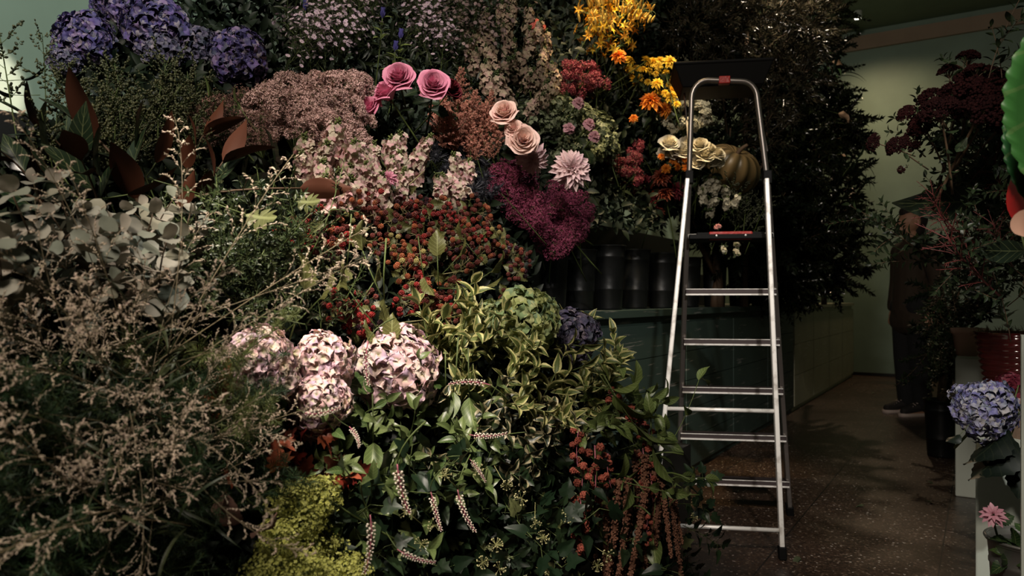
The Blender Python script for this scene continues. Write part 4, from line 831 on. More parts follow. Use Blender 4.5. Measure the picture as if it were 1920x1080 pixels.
for x, y, s_, d_ in [(1085, 805, 1, (0, -.1, -1)), (1115, 835, 1.25, (0, -.1, -1)), (1095, 870, 1.1, (0, -.1, -1)), (1140, 850, .8, (.1, 0, -1)), (1205, 840, 1.15, (0, -.1, -1)), (1215, 870, .9, (0.1, -.1, -1)), (1140, 735, 1.1, (.6, -.1, -.6)), (1180, 770, .8, (.5, -.1, -.6)), (1190, 790, .7, (.4, 0, -.8)), (1090, 925, 1.2, (0, -.1, -1)), (1095, 960, .9, (0, -.1, -1)), (1215, 965, .7, (0, 0, -1))]:
    spawn(AC, P(x, y, YS(x, y) - .22), d_, s=s_ * 1.05, label='brick-red clumped amaranth spray hanging among green leaves', group='brick-red amaranth sprays')
aml = mat('amaranth_leaf', [(.08, .12, .03), (.11, .15, .04), (.06, .09, .025)], .42, trans=.12, vein=.45)
AML = Proto('amaranth_branch', 'foliage', [branch(aml, leaf_t(.46, 9, 4, .22, .9, 'ovate', .05), s_, .16, 4, .09, .9, False, 0, .07, taper=.3, pet=.01) for s_ in (1, 2, 3)])
region(AML, [(1090, 720), (1140, 690), (1190, 760), (1230, 820), (1240, 900), (1180, 920), (1100, 880), (1060, 800)], 18, 'amaranth branch with broad olive leaves right of the variegated mass', 'broad-leaved amaranth branches', (0.35, -.6, .1), jit=.4, mind=30, off=-.06)
al = single_leaf('amaranth_leaf', leaf_t(.5, 12, 4, .2, .7, 'ovate', .05), aml, None, .12)
for x, y, d_, s_, L_ in [(1120, 905, (1, -.1, -.0), 1.2, 'broad green leaf pointing right across the brown tassels'), (1190, 720, (.3, -.2, 1), .6, 'upright olive leaf tip above the red amaranth'), (1150, 730, (1, -.1, .1), .85, 'olive leaf pointing right over the counter'), (1150, 740, (.7, -.1, -.7), 1.3, 'long olive leaf arching down to the right'), (1185, 790, (.6, -.1, -.6), 1.3, 'olive leaf draped towards the ladder foot'), (1225, 840, (.3, -.1, -1), 1.2, 'drooping olive leaf in front of the ladder rail'), (1110, 940, (.1, -.1, -1), 1.1, 'twisted pale leaf hanging over the tassels'), (1225, 1000, (.0, -.1, -1), .9, 'pale green leaf at the bottom of the tassels'), (1190, 975, (-.1, -.1, -1), .9, 'green leaf hanging between the brown tassels')]:
    spawn(al, P(x, y, 2.2), d_, roll=rnd.uniform(-.5, .5), s=s_, label=L_)

# foreground grass and fern -------------------------------------------------
sd = mat('grass_seed', [(.6, .48, .36), (.7, .57, .44), (.4, .34, .22), (.62, .45, .38)], .6, objvar=.15); gs = mat('grass_stalk', [(.14, .12, .06), (.26, .2, .12)], .6)
def grass(seed, H=.36, nb=16, sp=.075, arc=.14):
    r = np.random.default_rng(seed); st = MB(); s_ = MB(); path = bez((0, 0, -.1), (0, 0, H * .6), (arc, 0, H), 14); st.tube(path, .0011, .0005, 4)
    for k in range(nb):
        t = .45 + .55 * k / nb; p, tg = along(path, t); a = k * 2.4; l2 = sp * (1.25 - t) * 1.6 * r.uniform(.6, 1.2); q = p + (np.array([math.cos(a), math.sin(a), 0]) * .6 + tg * .8) * l2; br = bez(p, (p + q) / 2 + tg * l2 * .2, q + (0, 0, -.012), 6); st.tube(br, .0004, .0003, 3, False)
        for z in range(13):
            pp, tt = along(br, .2 + .8 * z / 13); d = nrm(tt + r.normal(size=3) * .5); s_.scatter(BALL, (pp + d * .003)[None], axis_rots(d[None], r), np.array([[.001, .003, .001]]) * r.uniform(.7, 1.3))
    lf = MB()
    for k in range(3): a = k * 2.2; lf.add(leaf_t(.05, 12, 2, .2, 1.6, 'lance'), frames(np.array([[math.cos(a) * .5, math.sin(a) * .5, 1.]]), np.array([[-math.cos(a), -math.sin(a), .4]]))[0], (0, 0, -.1 + .03 * k), .16)
    return [('seed_head', s_.mesh('seed_head', sd)), ('stalk', st.mesh('grass_stalk', gs)), ('blades', lf.mesh('grass_blades', mat('grass_blade', [(.02, .035, .012), (.05, .055, .02)], .5)))]
GR = Proto('panic_grass', 'grass', [grass(s_) for s_ in (1, 2, 3, 4)])
region(GR, [(20, 660), (120, 620), (240, 600), (330, 640), (380, 740), (400, 860), (330, 980), (180, 960), (60, 860)], 95, 'wispy beige panic grass stem in the left foreground', 'beige panic grass in the left foreground', lambda x, y: ((x - 200) / 320, -.5, .45 - (y - 760) / 600), jit=.35, off=-.08, joff=.1, s=(.45, .8), mind=12, lift=.05)
for x, y, d_, s_, L_ in [(330, 640, (.45, .1, .9), 1.05, 'tall grass stem arching up over the magnolia leaves'), (300, 620, (.9, .1, .35), 1.0, 'grass stem reaching far right over the fine-leaved branches'), (330, 560, (.1, .1, 1), .9, 'thin grass stem standing up beside the eucalyptus'), (350, 680, (.9, .1, .6), .9, 'grass stem slanting right towards the hydrangeas'), (200, 560, (-.3, 0, 1), .8, 'thin grass stem above the eucalyptus at the left'), (380, 620, (.7, .1, .5), .9, 'second grass stem slanting right below the tallest')]:
    spawn(GR, P(x, y, 1.2), d_, roll=0, s=s_, label=L_)
for x, y, d_, s_ in [(260, 850, (.3, -.2, -.9), .6), (330, 860, (.6, -.2, -.8), .6), (180, 880, (-.1, -.2, -.9), .55), (120, 900, (-.2, -.2, -.9), .5), (230, 900, (.1, -.2, -.9), .5), (80, 780, (-.7, -.2, -.3), .6), (290, 900, (.2, -.2, -.9), .5), (370, 820, (.8, -.2, -.4), .5)]:
    spawn(GR, P(x, y, 1.02), d_, s=s_, label='drooping grass stem hanging over the dark fern', group='drooping grass stems')
fm = mat('fern_needles', [(.008, .03, .008), (.014, .042, .012), (.03, .06, .018)], .6, trans=.1, objvar=.35)
def fern(seed, H=.2):
    r = np.random.default_rng(seed); st = MB(); mb = MB(); path = bez((0, 0, -.05), (0, 0, H * .6), (.05, 0, H), 10); st.tube(path, .0012, .0006, 4); T = leaf_t(.08, 2, 2, 0, .3, 'lance')
    for k in range(22):
        t = .15 + .85 * k / 22; p, tg = along(path, t); a = (k % 2) * PI + r.normal() * .5; l2 = .065 * (1.1 - t) + .012; q = p + (np.array([math.cos(a), math.sin(a), 0]) * .85 + tg * .55) * l2; st.tube([p, q], .0004, .0003, 3, False)
        n = 44; s_ = r.random((n, 1)); pos = p + (q - p) * s_; D = nrm((q - p) / l2 * .7 + r.normal(size=(n, 3)) * .7); mb.scatter(T, pos, axis_rots(D, r), r.uniform(.009, .017, n))
    return [('fronds', mb.mesh('fern_fronds', fm)), ('stem', st.mesh('stem', stem_m))]
FE = Proto('asparagus_fern', 'fern', [fern(s_) for s_ in (1, 2, 3)])
region(FE, [(-20, 680), (60, 760), (200, 840), (340, 800), (400, 720), (470, 760), (520, 820), (480, 960), (460, 1090), (-20, 1090)], 84, 'feathery dark green fern frond at the lower left', 'feathery fern fronds at the lower left', (0.1, -.5, .5), jit=.5, mind=20, off=.05, joff=.06)
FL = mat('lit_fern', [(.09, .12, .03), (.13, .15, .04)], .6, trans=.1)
def recol(pr, m, k=0):
    V = []
    for v in pr.variants:
        me = v[k][1].copy(); me.materials[0] = m; V.append([(v[k][0], me)] + list(v[1:]) if k == 0 else v)
    return Proto(pr.name, pr.cat, V)
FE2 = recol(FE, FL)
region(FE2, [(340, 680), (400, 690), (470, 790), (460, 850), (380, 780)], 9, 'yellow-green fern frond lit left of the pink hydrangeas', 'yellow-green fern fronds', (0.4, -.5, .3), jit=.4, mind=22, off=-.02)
rd2 = Proto('dried_leaf', 'leaf', [[('blade', MB().add(BIGLEAF, rotm('X', PI / 2), (0, 0, 0), .08).mesh('blade', mat('grey_brown_leaf', [(.22, .12, .09)], .6)))]])
for x, y, L_ in ((440, 985, 'grey-brown dried leaf lying low in the fern, upper'), (470, 1000, 'dried brown leaf low in the fern beside the lime flowers'), (395, 955, 'small dried leaf low in the fern to the left')): spawn(rd2, P(x, y, 1.22), (rnd.uniform(-1, 1), -.3, .4), s=.8, label=L_)

# filler greenery (uncountable background foliage, near-black leaves added for the dark gaps)
def filler(name, poly, n, offs, m, T, L, label, Yf=None):
    pos = []; xs = [p[0] for p in poly]; ys = [p[1] for p in poly]
    while len(pos) < n:
        x = rnd.uniform(min(xs), max(xs)); y = rnd.uniform(min(ys), max(ys))
        if inpoly(x, y, poly): pos.append(P(x, y, (Yf(x, y) if Yf else YS(x, y)) + rnd.uniform(*offs)))
    pos = np.array([tuple(p) for p in pos]); D = nrm(rng.normal(size=(n, 3)) * .7 + np.array([0, -.3, .3])); Nn = nrm(rng.normal(size=(n, 3)) * .6 + np.array([0, -.8, .5]))
    o = obj(name, MB().scatter(T, pos, frames(D, Nn), rng.uniform(.7, 1.2, n) * L).mesh(name, m)); tag(o, label, 'foliage', kind='stuff'); return o
dk = mat('deep_shade_leaf', [(.004, .008, .004), (.007, .014, .006), (.012, .02, .008)], .55, .3, objvar=0)  # near-black leaf for the dark gaps, deep shade put into the colour
LF5 = leaf_t(.45, 4, 2, .2, .6, 'ovate')
filler('dense_greenery', [(190, 90), (240, -60), (700, -60), (1100, -60), (1240, -60), (1240, 430), (1000, 440), (1000, 620), (400, 640), (-60, 640), (-60, 300), (150, 230)], 15000, (.08, .24), dk, LF5, .055, 'dense leaves added behind the upper flowers, shade of the gaps put into their colour')
filler('undergrowth', [(-60, 600), (900, 600), (1100, 680), (1190, 760), (1250, 880), (1260, 1120), (-60, 1120)], 9000, (.07, .2), dk, LF5, .05, 'undergrowth added behind the hydrangeas, fern and ivy, shade of the gaps put into its colour')
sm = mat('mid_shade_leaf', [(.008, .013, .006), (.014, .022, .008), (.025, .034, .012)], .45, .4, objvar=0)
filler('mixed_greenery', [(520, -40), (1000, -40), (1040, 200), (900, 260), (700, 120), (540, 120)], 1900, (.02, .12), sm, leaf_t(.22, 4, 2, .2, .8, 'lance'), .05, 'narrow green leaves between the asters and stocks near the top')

# ------------------------------------------------------------------ buckets on the counter
bk_m = mat('black_zinc', [(.01, .011, .011)], .42, .5, metal=.3, bump=.15, bscale=30, objvar=.3)
def bucket(R, H, m, nm='bucket', rib=True):
    b = MB().lathe([(R * .78, 0), (R * .8, .01), (R * .86, H * .3), (R * .885, H * .31), (R * .885, H * .33), (R * .87, H * .34), (R * .95, H * .8), (R * .975, H * .81), (R * .975, H * .83), (R * .96, H * .84), (R, H * .97), (R * 1.05, H * .98), (R * 1.05, H), (R * .99, H), (R * .97, H * .95), (R * .8, H * .05), (.001, H * .05)], 40)
    return b.mesh(nm, m)
BK = bucket(.085, .33, bk_m)
rimmesh = MB().tube([(math.cos(a) * .088, math.sin(a) * .088, .325) for a in np.linspace(0, 2 * PI, 33)], .003, .003, 6).mesh('rim', bk_m)
cands = [(1030, -1.56), (1085, -1.62), (1140, -1.56), (1190, -1.62), (1240, -1.56), (1290, -1.6), (1340, -1.56), (1385, -1.6), (1425, -1.56), (980, -1.6), (920, -1.56)]
for k, (px, u) in enumerate(cands):
    t = (px - 960) / F; Y = u / (.846 * t - .533); e = empty('flower_bucket', (t * Y, Y, .945)); tag(e, 'tall black flower bucket standing in the row on the counter', 'bucket', 'black buckets on the counter')
    obj('body', BK, e); obj('rim', rimmesh, e); e.scale = (1, 1, rnd.uniform(.85, 1.1))

# pumpkin
def pumpkin():
    v = []; K = 80; Mn = 24; nr = 12
    for i in range(Mn + 1):
        th = PI * i / Mn
        for j in range(K):
            ph = 2 * PI * j / K; rr = math.sin(th) ** .85 * (1 - .07 * abs(math.cos(nr * ph / 2)) ** 6 * 1.2 + .0) * (1 - .0); v.append((rr * math.cos(ph) * .17, rr * math.sin(ph) * .17, math.cos(th) * .13 * (1 - .25 * math.exp(-(math.sin(th) * 3) ** 2))))
    f = [(i * K + j, (i + 1) * K + j, (i + 1) * K + (j + 1) % K, i * K + (j + 1) % K) for i in range(Mn) for j in range(K)]
    return MB().raw(v, f, [(j / K, i / Mn) for i in range(Mn + 1) for j in range(K)])
pm = bpy.data.materials.new('pumpkin_skin'); pm.use_nodes = True; N = pm.node_tree.nodes; L = pm.node_tree.links; b_ = N['Principled BSDF']; uv = N.new('ShaderNodeUVMap'); sx = N.new('ShaderNodeSeparateXYZ'); L.new(uv.outputs[0], sx.inputs[0])
q = N.new('ShaderNodeMath'); q.operation = 'MULTIPLY'; L.new(sx.outputs[0], q.inputs[0]); q.inputs[1].default_value = 12; q2 = N.new('ShaderNodeMath'); q2.operation = 'FRACT'; L.new(q.outputs[0], q2.inputs[0]); rp = N.new('ShaderNodeValToRGB'); L.new(q2.outputs[0], rp.inputs[0])
rp.color_ramp.elements[0].color = (.04, .03, .01, 1); rp.color_ramp.elements[1].color = (.05, .035, .012, 1); z_ = rp.color_ramp.elements.new(.5); z_.color = (.3, .2, .09, 1); L.new(rp.outputs[0], b_.inputs['Base Color']); b_.inputs['Roughness'].default_value = .4
e = empty('pumpkin', P(1368, 318, 4.15)); tag(e, 'large ribbed brown pumpkin seen through the ladder right of the cream roses', 'pumpkin'); obj('rind', pumpkin().mesh('rind', pm), e)
obj('stalk', MB().tube(bez((0, 0, .08), (0, 0, .13), (.03, 0, .16), 6), .014, .009, 7).mesh('stalk', brown_m), e); e.rotation_euler = (.5, .35, 0)
wh = mat('small_white_petals', [(.6, .56, .44), (.5, .48, .36)], .6, trans=.1)
WF = Proto('white_stock', 'flower', [spike(wh, .14, s_, 26, fs=.02, rad=.022) for s_ in (21, 22)])
region(WF, [(1300, 345), (1370, 350), (1385, 385), (1330, 400)], 9, 'white stock spike seen through the ladder below the pumpkin', 'white stocks below the pumpkin', (0, -.5, .8), Y=3.95, mind=15, s=(.7, .9))
region(WF, [(1340, 460), (1385, 455), (1385, 475), (1350, 478)], 3, 'white blossoms hanging in shade under the red ladder handle', 'white blossoms under the handle', (0, -.8, -.3), Y=4.0, mind=12, s=(.5, .6))
WH = Proto('white_flower_spray', 'flower', [dome(mat('grey_white_florets', [(.4, .38, .26), (.5, .46, .34)], .7), .07, 61, 380, T=STAR5, ts=.011, lumps=10)])
region(WH, [(1245, 195), (1290, 190), (1330, 215), (1320, 250), (1260, 240)], 7, 'creamy white floret cluster behind the left tube of the ladder', 'creamy floret clusters behind the ladder', (0, -.6, .7), Y=3.9, mind=22)
spawn(Proto('pink_blossom', 'flower', [dome(mat('rosy_petals', [(.6, .28, .28)], .6), .03, 62, 60, T=STAR5, ts=.014, lumps=5)]), P(1348, 428, 3.9), (0, -.7, .6), s=.7, label='small rosy blossom just above the red ladder handle')

# ------------------------------------------------------------------ ladder
alu = bpy.data.materials.new('worn_aluminium'); alu.use_nodes = True; N = alu.node_tree.nodes; L = alu.node_tree.links; b_ = N['Principled BSDF']
b_.inputs['Metallic'].default_value = .3; b_.inputs['Roughness'].default_value = .42; tc = N.new('ShaderNodeTexCoord'); nz = N.new('ShaderNodeTexNoise'); nz.inputs['Scale'].default_value = 25; nz.inputs['Detail'].default_value = 8; L.new(tc.outputs['Object'], nz.inputs[0])
rp = N.new('ShaderNodeValToRGB'); L.new(nz.outputs[0], rp.inputs[0]); rp.color_ramp.elements[0].position = .3; rp.color_ramp.elements[0].color = (.5, .47, .43, 1); rp.color_ramp.elements[1].position = .48; rp.color_ramp.elements[1].color = (.88, .86, .82, 1); L.new(rp.outputs[0], b_.inputs['Base Color'])
steel = mat('dull_steel_tube', [(.3, .27, .25)], .35, metal=.9, objvar=0); blackp = mat('black_plastic', [(.003, .003, .003)], .6, .15, objvar=0); redp = mat('red_plastic', [(.35, .02, .015)], .45, bump=.2, bscale=80, objvar=0); darkstep = mat('dark_step_metal', [(.06, .045, .045)], .5, metal=.5, objvar=0)
NL0, NR0 = np.array([(1221 - 960) / F * 2.94, 2.94, 0]), np.array([(1467 - 960) / F * 2.863, 2.863, 0])
NL1, NR1 = np.array(P(1289, 335, 3.06)), np.array(P(1437, 335, 3.0))
FL0, FR0 = np.array([(1270 - 960) / F * 3.55, 3.55, 0]), np.array([(1481 - 960) / F * 3.46, 3.46, 0])
FL1, FR1 = np.array(P(1292, 332, 3.13)), np.array(P(1438, 332, 3.07))
base = Vector((NL0 + NR0 + FL0 + FR0) / 4); lad = empty('step_ladder', base); tag(lad, 'tall aluminium step ladder with black top tray and red grips', 'ladder'); bv = np.array(base)
def lp(name, mb, m, sm=False, label=None, bev=0):
    mb.v = [v - bv for v in mb.v]; o = obj(name, mb.mesh(name, m, sm), lad)
    if label: o['label'] = label
    if bev: md = o.modifiers.new('b', 'BEVEL'); md.width = bev; md.segments = 2
    return o
def bar(p, q, wx, wy, lateral):
    p, q = np.array(p, float), np.array(q, float); z = nrm(q - p); x = nrm(np.array(lateral) - z * (np.array(lateral) @ z)); y = np.cross(z, x); M = np.stack([x, y, z], -1); return MB().box((p + q) / 2, (wx, wy, np.linalg.norm(q - p)), M)
lat = nrm(NR0 - NL0)
for a_, c_ in ((NL0, NL1), (NR0, NR1)):
    z = nrm(c_ - a_); lp('support_rail', bar(a_ + z * .03, c_, .018, .03, lat), alu, bev=.004); lp('rubber_foot', bar(a_, a_ + z * .05, .028, .04, lat), blackp, bev=.004)
for a_, c_ in ((FL0, FL1), (FR0, FR1)):
    z = nrm(c_ - a_); lp('step_rail', bar(a_ + z * .03, c_, .02, .045, lat), steel, bev=.003); lp('rubber_foot', bar(a_, a_ + z * .05, .03, .055, lat), blackp, bev=.004)
def atz(a_, c_, z): return a_ + (c_ - a_) * (z - a_[2]) / (c_[2] - a_[2])
for z in (.5605, .108):
    pL, pR = atz(NL0, NL1, z), atz(NR0, NR1, z); lp('brace_tube', MB().tube([pL, pR], .0085, .0085, 10), alu, True)
dpt = np.array([-lat[1], lat[0], 0])
for k in range(5):
    z = .157 + .218 * k; pL, pR = atz(FL0, FL1, z), atz(FR0, FR1, z); c = (pL + pR) / 2; W = np.linalg.norm(pR - pL); M = np.stack([lat, dpt, np.array([0, 0, 1.])], -1)
    b = MB().box(c - dpt * .0, (W, .08, .022), M)
    o = lp('step', b, darkstep, bev=.002)
    b = MB().box(c - dpt * .041 - np.array([0, 0, .011]), (W, .006, .007), M)
    b.box(c - dpt * .041 + np.array([0, 0, .012]), (W, .004, .003), M)
    b.v = [v - bv for v in b.v]; e2 = obj('step_edge', b.mesh('step_edge', alu, False), o)
# platform hinge with red handle
z = 1.262; pL, pR = atz(FL0, FL1, z), atz(FR0, FR1, z); c = (pL + pR) / 2; W = np.linalg.norm(pR - pL); M = np.stack([lat, dpt, np.array([0, 0, 1.])], -1)
lp('platform', MB().box(c + dpt * .02 - (0, 0, .004), (W * .98, .2, .02), M), blackp, bev=.003)
lp('platform_bar', MB().tube([pL - dpt * .05, pR - dpt * .05], .011, .011, 12), alu, True)
mid = c - dpt * .056
lp('platform_handle', MB().box(mid, (W * .8, .024, .03), M), blackp, bev=.004)
g = lp('red_grip', MB().box(mid - dpt * .004, (W * .51, .03, .034), M), redp, bev=.005, label='red plastic grip on the platform bar')
for s_ in (-.35, .35): b = MB().add(BALLH, None, mid + lat * W * .51 * s_ * .95 - dpt * .02, .006); b.v = [v - bv for v in b.v]; obj('rivet', b.mesh('rivet', alu), g)
# top hoop
T0, T1 = FL1, FR1; hoop = []; zt = P(1360, 148, 3.12)[2]; up = lambda p, z: np.array([p[0], p[1] + .02, z])
A0 = np.array(P(1297, 185, 3.12)); A1 = np.array(P(1420, 185, 3.07)); hoop = [T0 - (0, 0, .05), T0]
for a in np.linspace(0, PI / 2, 7): cc = A0 + lat * .065; hoop.append(cc + np.array([0, 0, 1]) * .075 * math.sin(a) - lat * .065 * math.cos(a))
for a in np.linspace(PI / 2, 0, 7): cc = A1 - lat * .065; hoop.append(cc + np.array([0, 0, 1]) * .075 * math.sin(a) + lat * .065 * math.cos(a))
hoop += [T1, T1 - (0, 0, .05)]
lp('safety_hoop', MB().tube(hoop, .0115, .0115, 12), steel, True)
for q_ in (T0, T1): lp('rail_cap', bar(q_ - (0, 0, .03), q_ + (0, 0, .025), .034, .05, lat), blackp, bev=.004)
hc = (hoop[8] + hoop[9]) / 2; lp('red_clip', MB().box(hc, (.046, .034, .032), M), redp, bev=.004, label='red clip holding the tray on the hoop')
# tray
tc_ = hc + np.array([0, 0, .05]) + dpt * .165
def tray():
    b = MB(); v = []
    for (hx, hy, z) in ((.165, .11, -.055), (.2, .14, .03), (.205, .145, .035), (.205, .145, .045), (.195, .135, .045), (.16, .105, -.045)):
        for sx_, sy_ in ((-1, -1), (1, -1), (1, 1), (-1, 1)): v.append(tc_ + lat * hx * sx_ + dpt * hy * sy_ + np.array([0, 0, z]))
    f = [(3, 2, 1, 0)] + [(i * 4 + j, i * 4 + (j + 1) % 4, (i + 1) * 4 + (j + 1) % 4, (i + 1) * 4 + j) for i in range(5) for j in range(4)] + [(20, 21, 22, 23)]
    return b.raw(v, f)
lp('tool_tray', tray(), blackp, bev=.004)
for s_, a_ in ((-1, T0), (1, T1)): lp('tray_bracket', bar(a_ + (0, 0, .1), np.array([*(tc_ + lat * .15 * s_)[:2], tc_[2] - .05]), .006, .02, lat), steel)

# ------------------------------------------------------------------ dark bushes and olive trees over the counter
ol = mat('olive_leaf', [(.02, .02, .01), (.035, .03, .018), (.06, .05, .03), (.012, .014, .007)], .22, .9); bs = mat('glossy_bush_leaf', [(.008, .012, .005), (.014, .02, .008), (.03, .036, .012)], .22, .8)
def crown(m, T, L, seed, boxes, n, stm=brown_m, name='olive_tree', label='', base_=(0, 0, 0), twig=.22, nl=14, cat='tree'):
    r = np.random.default_rng(seed); e = empty(name, base_); tag(e, label, cat); b0 = np.array(base_); st = MB(); lf = MB(); top = None
    st.tube(bez((0, 0, 0), (0, 0, .3), np.array(boxes[0][0]) - b0, 10), .03, .012, 8)
    for (c, R, w_) in boxes:
        c = np.array(c) - b0; R = np.array(R)
        st.tube(bez((0, 0, .2), (c[0] * .5, c[1] * .5, c[2] * .7), c, 8), .012, .005, 6)
        for k in range(int(n * w_)):
            d = rdirs(1, r)[0]; p = c + d * R * r.random() ** .5; g = nrm(d + rdirs(1, r)[0] * .8 + (0, 0, .2)); q = p + g * twig * r.uniform(.6, 1.1); br = bez(p, (p + q) / 2 + (0, 0, .03), q, 6); st.tube(br, .0022, .001, 3, False)
            leafy(lf, br, T, nl, L, .6, True, .1, r, taper=.2)
    obj('trunk', st.mesh('trunk', stm), e); obj('leaves', lf.mesh('crown_leaves', m), e); return e
def bx(px, py, Y, rx, ry): return (tuple(P(px, py, Y)), (rx / F * Y, .35, ry / F * Y), 1.0)
OLT = leaf_t(.24, 3, 2, .25, .3, 'lance'); BST = leaf_t(.45, 4, 2, .2, .5, 'ovate')
def onc(px, Y): p = P(px, 560, Y); return (p[0], p[1], .945)
crown(ol, OLT, .055, 1, [bx(1400, 60, 5.0, 95, 90), bx(1330, 40, 4.9, 70, 60), bx(1480, 60, 5.1, 70, 70), bx(1450, 160, 5.1, 60, 50)], 120, label='olive tree with narrow glinting leaves rising behind the ladder top', base_=onc(1395, 5.2))
crown(ol, OLT, .055, 2, [bx(1300, 130, 4.7, 60, 70), bx(1370, 240, 4.8, 80, 70), bx(1290, 50, 4.6, 50, 50)], 60, label='shaded olive tree behind the ladder hoop', base_=onc(1350, 5.0))
crown(bs, BST, .06, 3, [bx(1470, 300, 5.4, 70, 90), bx(1530, 400, 5.9, 65, 110), bx(1480, 450, 5.5, 60, 80), bx(1545, 260, 6.0, 40, 60), bx(1530, 500, 6.2, 70, 50), bx(1460, 520, 5.6, 50, 40)], 130, label='dense glossy dark bush on the counter right of the ladder', base_=onc(1490, 5.9), name='evergreen_bush', cat='bush')
crown(bs, BST, .05, 4, [bx(1530, 120, 6.2, 45, 60), bx(1520, 20, 6.2, 55, 40), bx(1530, 200, 6.3, 50, 60)], 75, label='small dark bush crown near the ceiling lamp', base_=onc(1520, 6.7), name='evergreen_bush', cat='bush')
crown(dk, BST, .06, 5, [bx(1400, 420, 5.0, 80, 90), bx(1340, 360, 4.8, 60, 70), bx(1200, 260, 4.5, 80, 90), bx(1150, 200, 4.4, 70, 80), bx(1260, 330, 4.6, 70, 60), bx(1330, 150, 5.6, 120, 150), bx(1450, 200, 6.2, 90, 150), bx(1200, 60, 4.9, 80, 90)], 130, label='black-green laurel filling the gap behind the ladder', base_=onc(1340, 5.0), name='laurel_bush', cat='bush')
crown(dk, BST, .06, 6, [bx(1560, 470, 6.6, 40, 70), bx(1570, 360, 6.8, 30, 60)], 45, label='dark bush overhanging the pale counter end', base_=onc(1545, 7.4), name='evergreen_bush', cat='bush')
pl3 = single_leaf('withered_leaf', leaf_t(.5, 6, 4, .3, .9, 'ovate', .2), mat('tan_leaf', [(.4, .26, .16)], .5, objvar=.1), None, .12)
for x, y, s_, L_ in ((1572, 213, 1.0, 'tan withered leaf at the edge of the bush, uppermost'), (1590, 232, .9, 'tan withered leaf just below the uppermost one'), (1560, 116, .7, 'small pale leaf near the top of the dark bush'), (1455, 165, .7, 'pale leaf beside the right side of the ladder hoop'), (1575, 290, .6, 'pale leaf at mid height on the edge of the dark bush')): spawn(pl3, P(x, y, 5.6), (rnd.uniform(.3, 1), -.2, rnd.uniform(-.4, .4)), s=s_, label=L_)
spawn(Proto('orange_flower', 'flower', [dome(mat('burnt_orange_petals', [(.45, .1, .04), (.5, .2, .12)], .6), .07, 71, 90, T=STAR5, ts=.025, lumps=7)]), UV3(-1.5, 7.3, 1.0), (0, -.6, .8), s=1.0, label='burnt orange flower cluster lying on the pale counter end')
RB = Proto('ribbon_leaf_plant', 'foliage', [branch(mat('dark_strap_leaf', [(.008, .02, .008), (.015, .03, .01)], .35), leaf_t(.09, 10, 2, .2, 1.5, 'lance'), 9, .1, 8, .22, .8, True, 0, .02, taper=.1)])
for x, y in ((1440, 120), (1500, 150), (1550, 170), (1580, 330)): spawn(RB, P(x, y, 5.4), (.4, -.2, .8), s=1.2, label='dark strap-leaved spray in the bush by the green wall', group='dark strap-leaved sprays')

# ceiling downlight
em = bpy.data.materials.new('lamp_glow'); em.use_nodes = True; em.node_tree.nodes['Principled BSDF'].inputs['Emission Color'].default_value = (1, .93, .8, 1); em.node_tree.nodes['Principled BSDF'].inputs['Emission Strength'].default_value = 12
lp0 = P(1608, 22, 9.1); e = empty('ceiling_spotlight', (lp0[0], lp0[1], ZC - .02)); tag(e, 'small round white ceiling spotlight above the aisle', 'lamp')
obj('housing', MB().lathe([(.05, .02), (.05, -.07), (.046, -.075), (.044, -.06), (.001, -.06)], 24, cap=False).mesh('housing', white_m), e)
obj('lens', MB().lathe([(.044, -.062), (.02, -.066), (.0005, -.067)], 24).mesh('lens', em), e)

# ------------------------------------------------------------------ person in the aisle
def blob_body(chains):
    mb = MB()
    for pts, rad in chains:
        pts = np.array(pts, float); n = len(pts)
        for i in range(n - 1):
            m_ = max(2, int(np.linalg.norm(pts[i + 1] - pts[i]) / .012)); 
            mb.tube(np.linspace(pts[i], pts[i + 1], m_), np.linspace(rad[i], rad[i + 1], m_), None, 14)
        for p, r in zip(pts, rad): mb.add(BALLH, None, p, r)
    return mb
skin = mat('skin', [(.42, .22, .14)], .55, objvar=0); coat = mat('olive_coat', [(.035, .022, .012)], .85, objvar=0); trou = mat('black_trousers', [(.008, .008, .009)], .9, objvar=0)
pe = empty('person', (3.46, 6.45, 0)); tag(pe, 'person in dark olive coat, black trousers and sneakers standing in the aisle, facing left', 'person')
# local frame: facing -x
def vox(o, s_, sm=True):
    md = o.modifiers.new('r', 'REMESH'); md.mode = 'VOXEL'; md.voxel_size = s_; md.use_smooth_shade = True
    m2 = o.modifiers.new('s', 'SMOOTH'); m2.factor = .5; m2.iterations = 3
hand = [((-.17, -.27, .93), (-.19, -.27, .88), (-.2, -.265, .83)), ]
ch = [([(0, 0, .95), (0, 0, 1.2), (0.01, 0, 1.42)], [.13, .12, .12]), ([(0.01, 0, 1.44), (-.02, 0, 1.56)], [.058, .055]),
      ([(-.035, 0, 1.66), (-.02, 0, 1.68)], [.092, .1]), ([(-.06, 0, 1.59), (-.09, 0, 1.585)], [.055, .035]), ([(-.118, 0, 1.675), (-.146, 0, 1.635)], [.012, .015]), ([(-.12, -.0, 1.605), (-.126, 0, 1.6)], [.016, .014]),
      ([(-.02, -.1, 1.665), (-.015, -.104, 1.635)], [.018, .012]), ([(-.02, .1, 1.665), (-.015, .104, 1.635)], [.018, .012])]
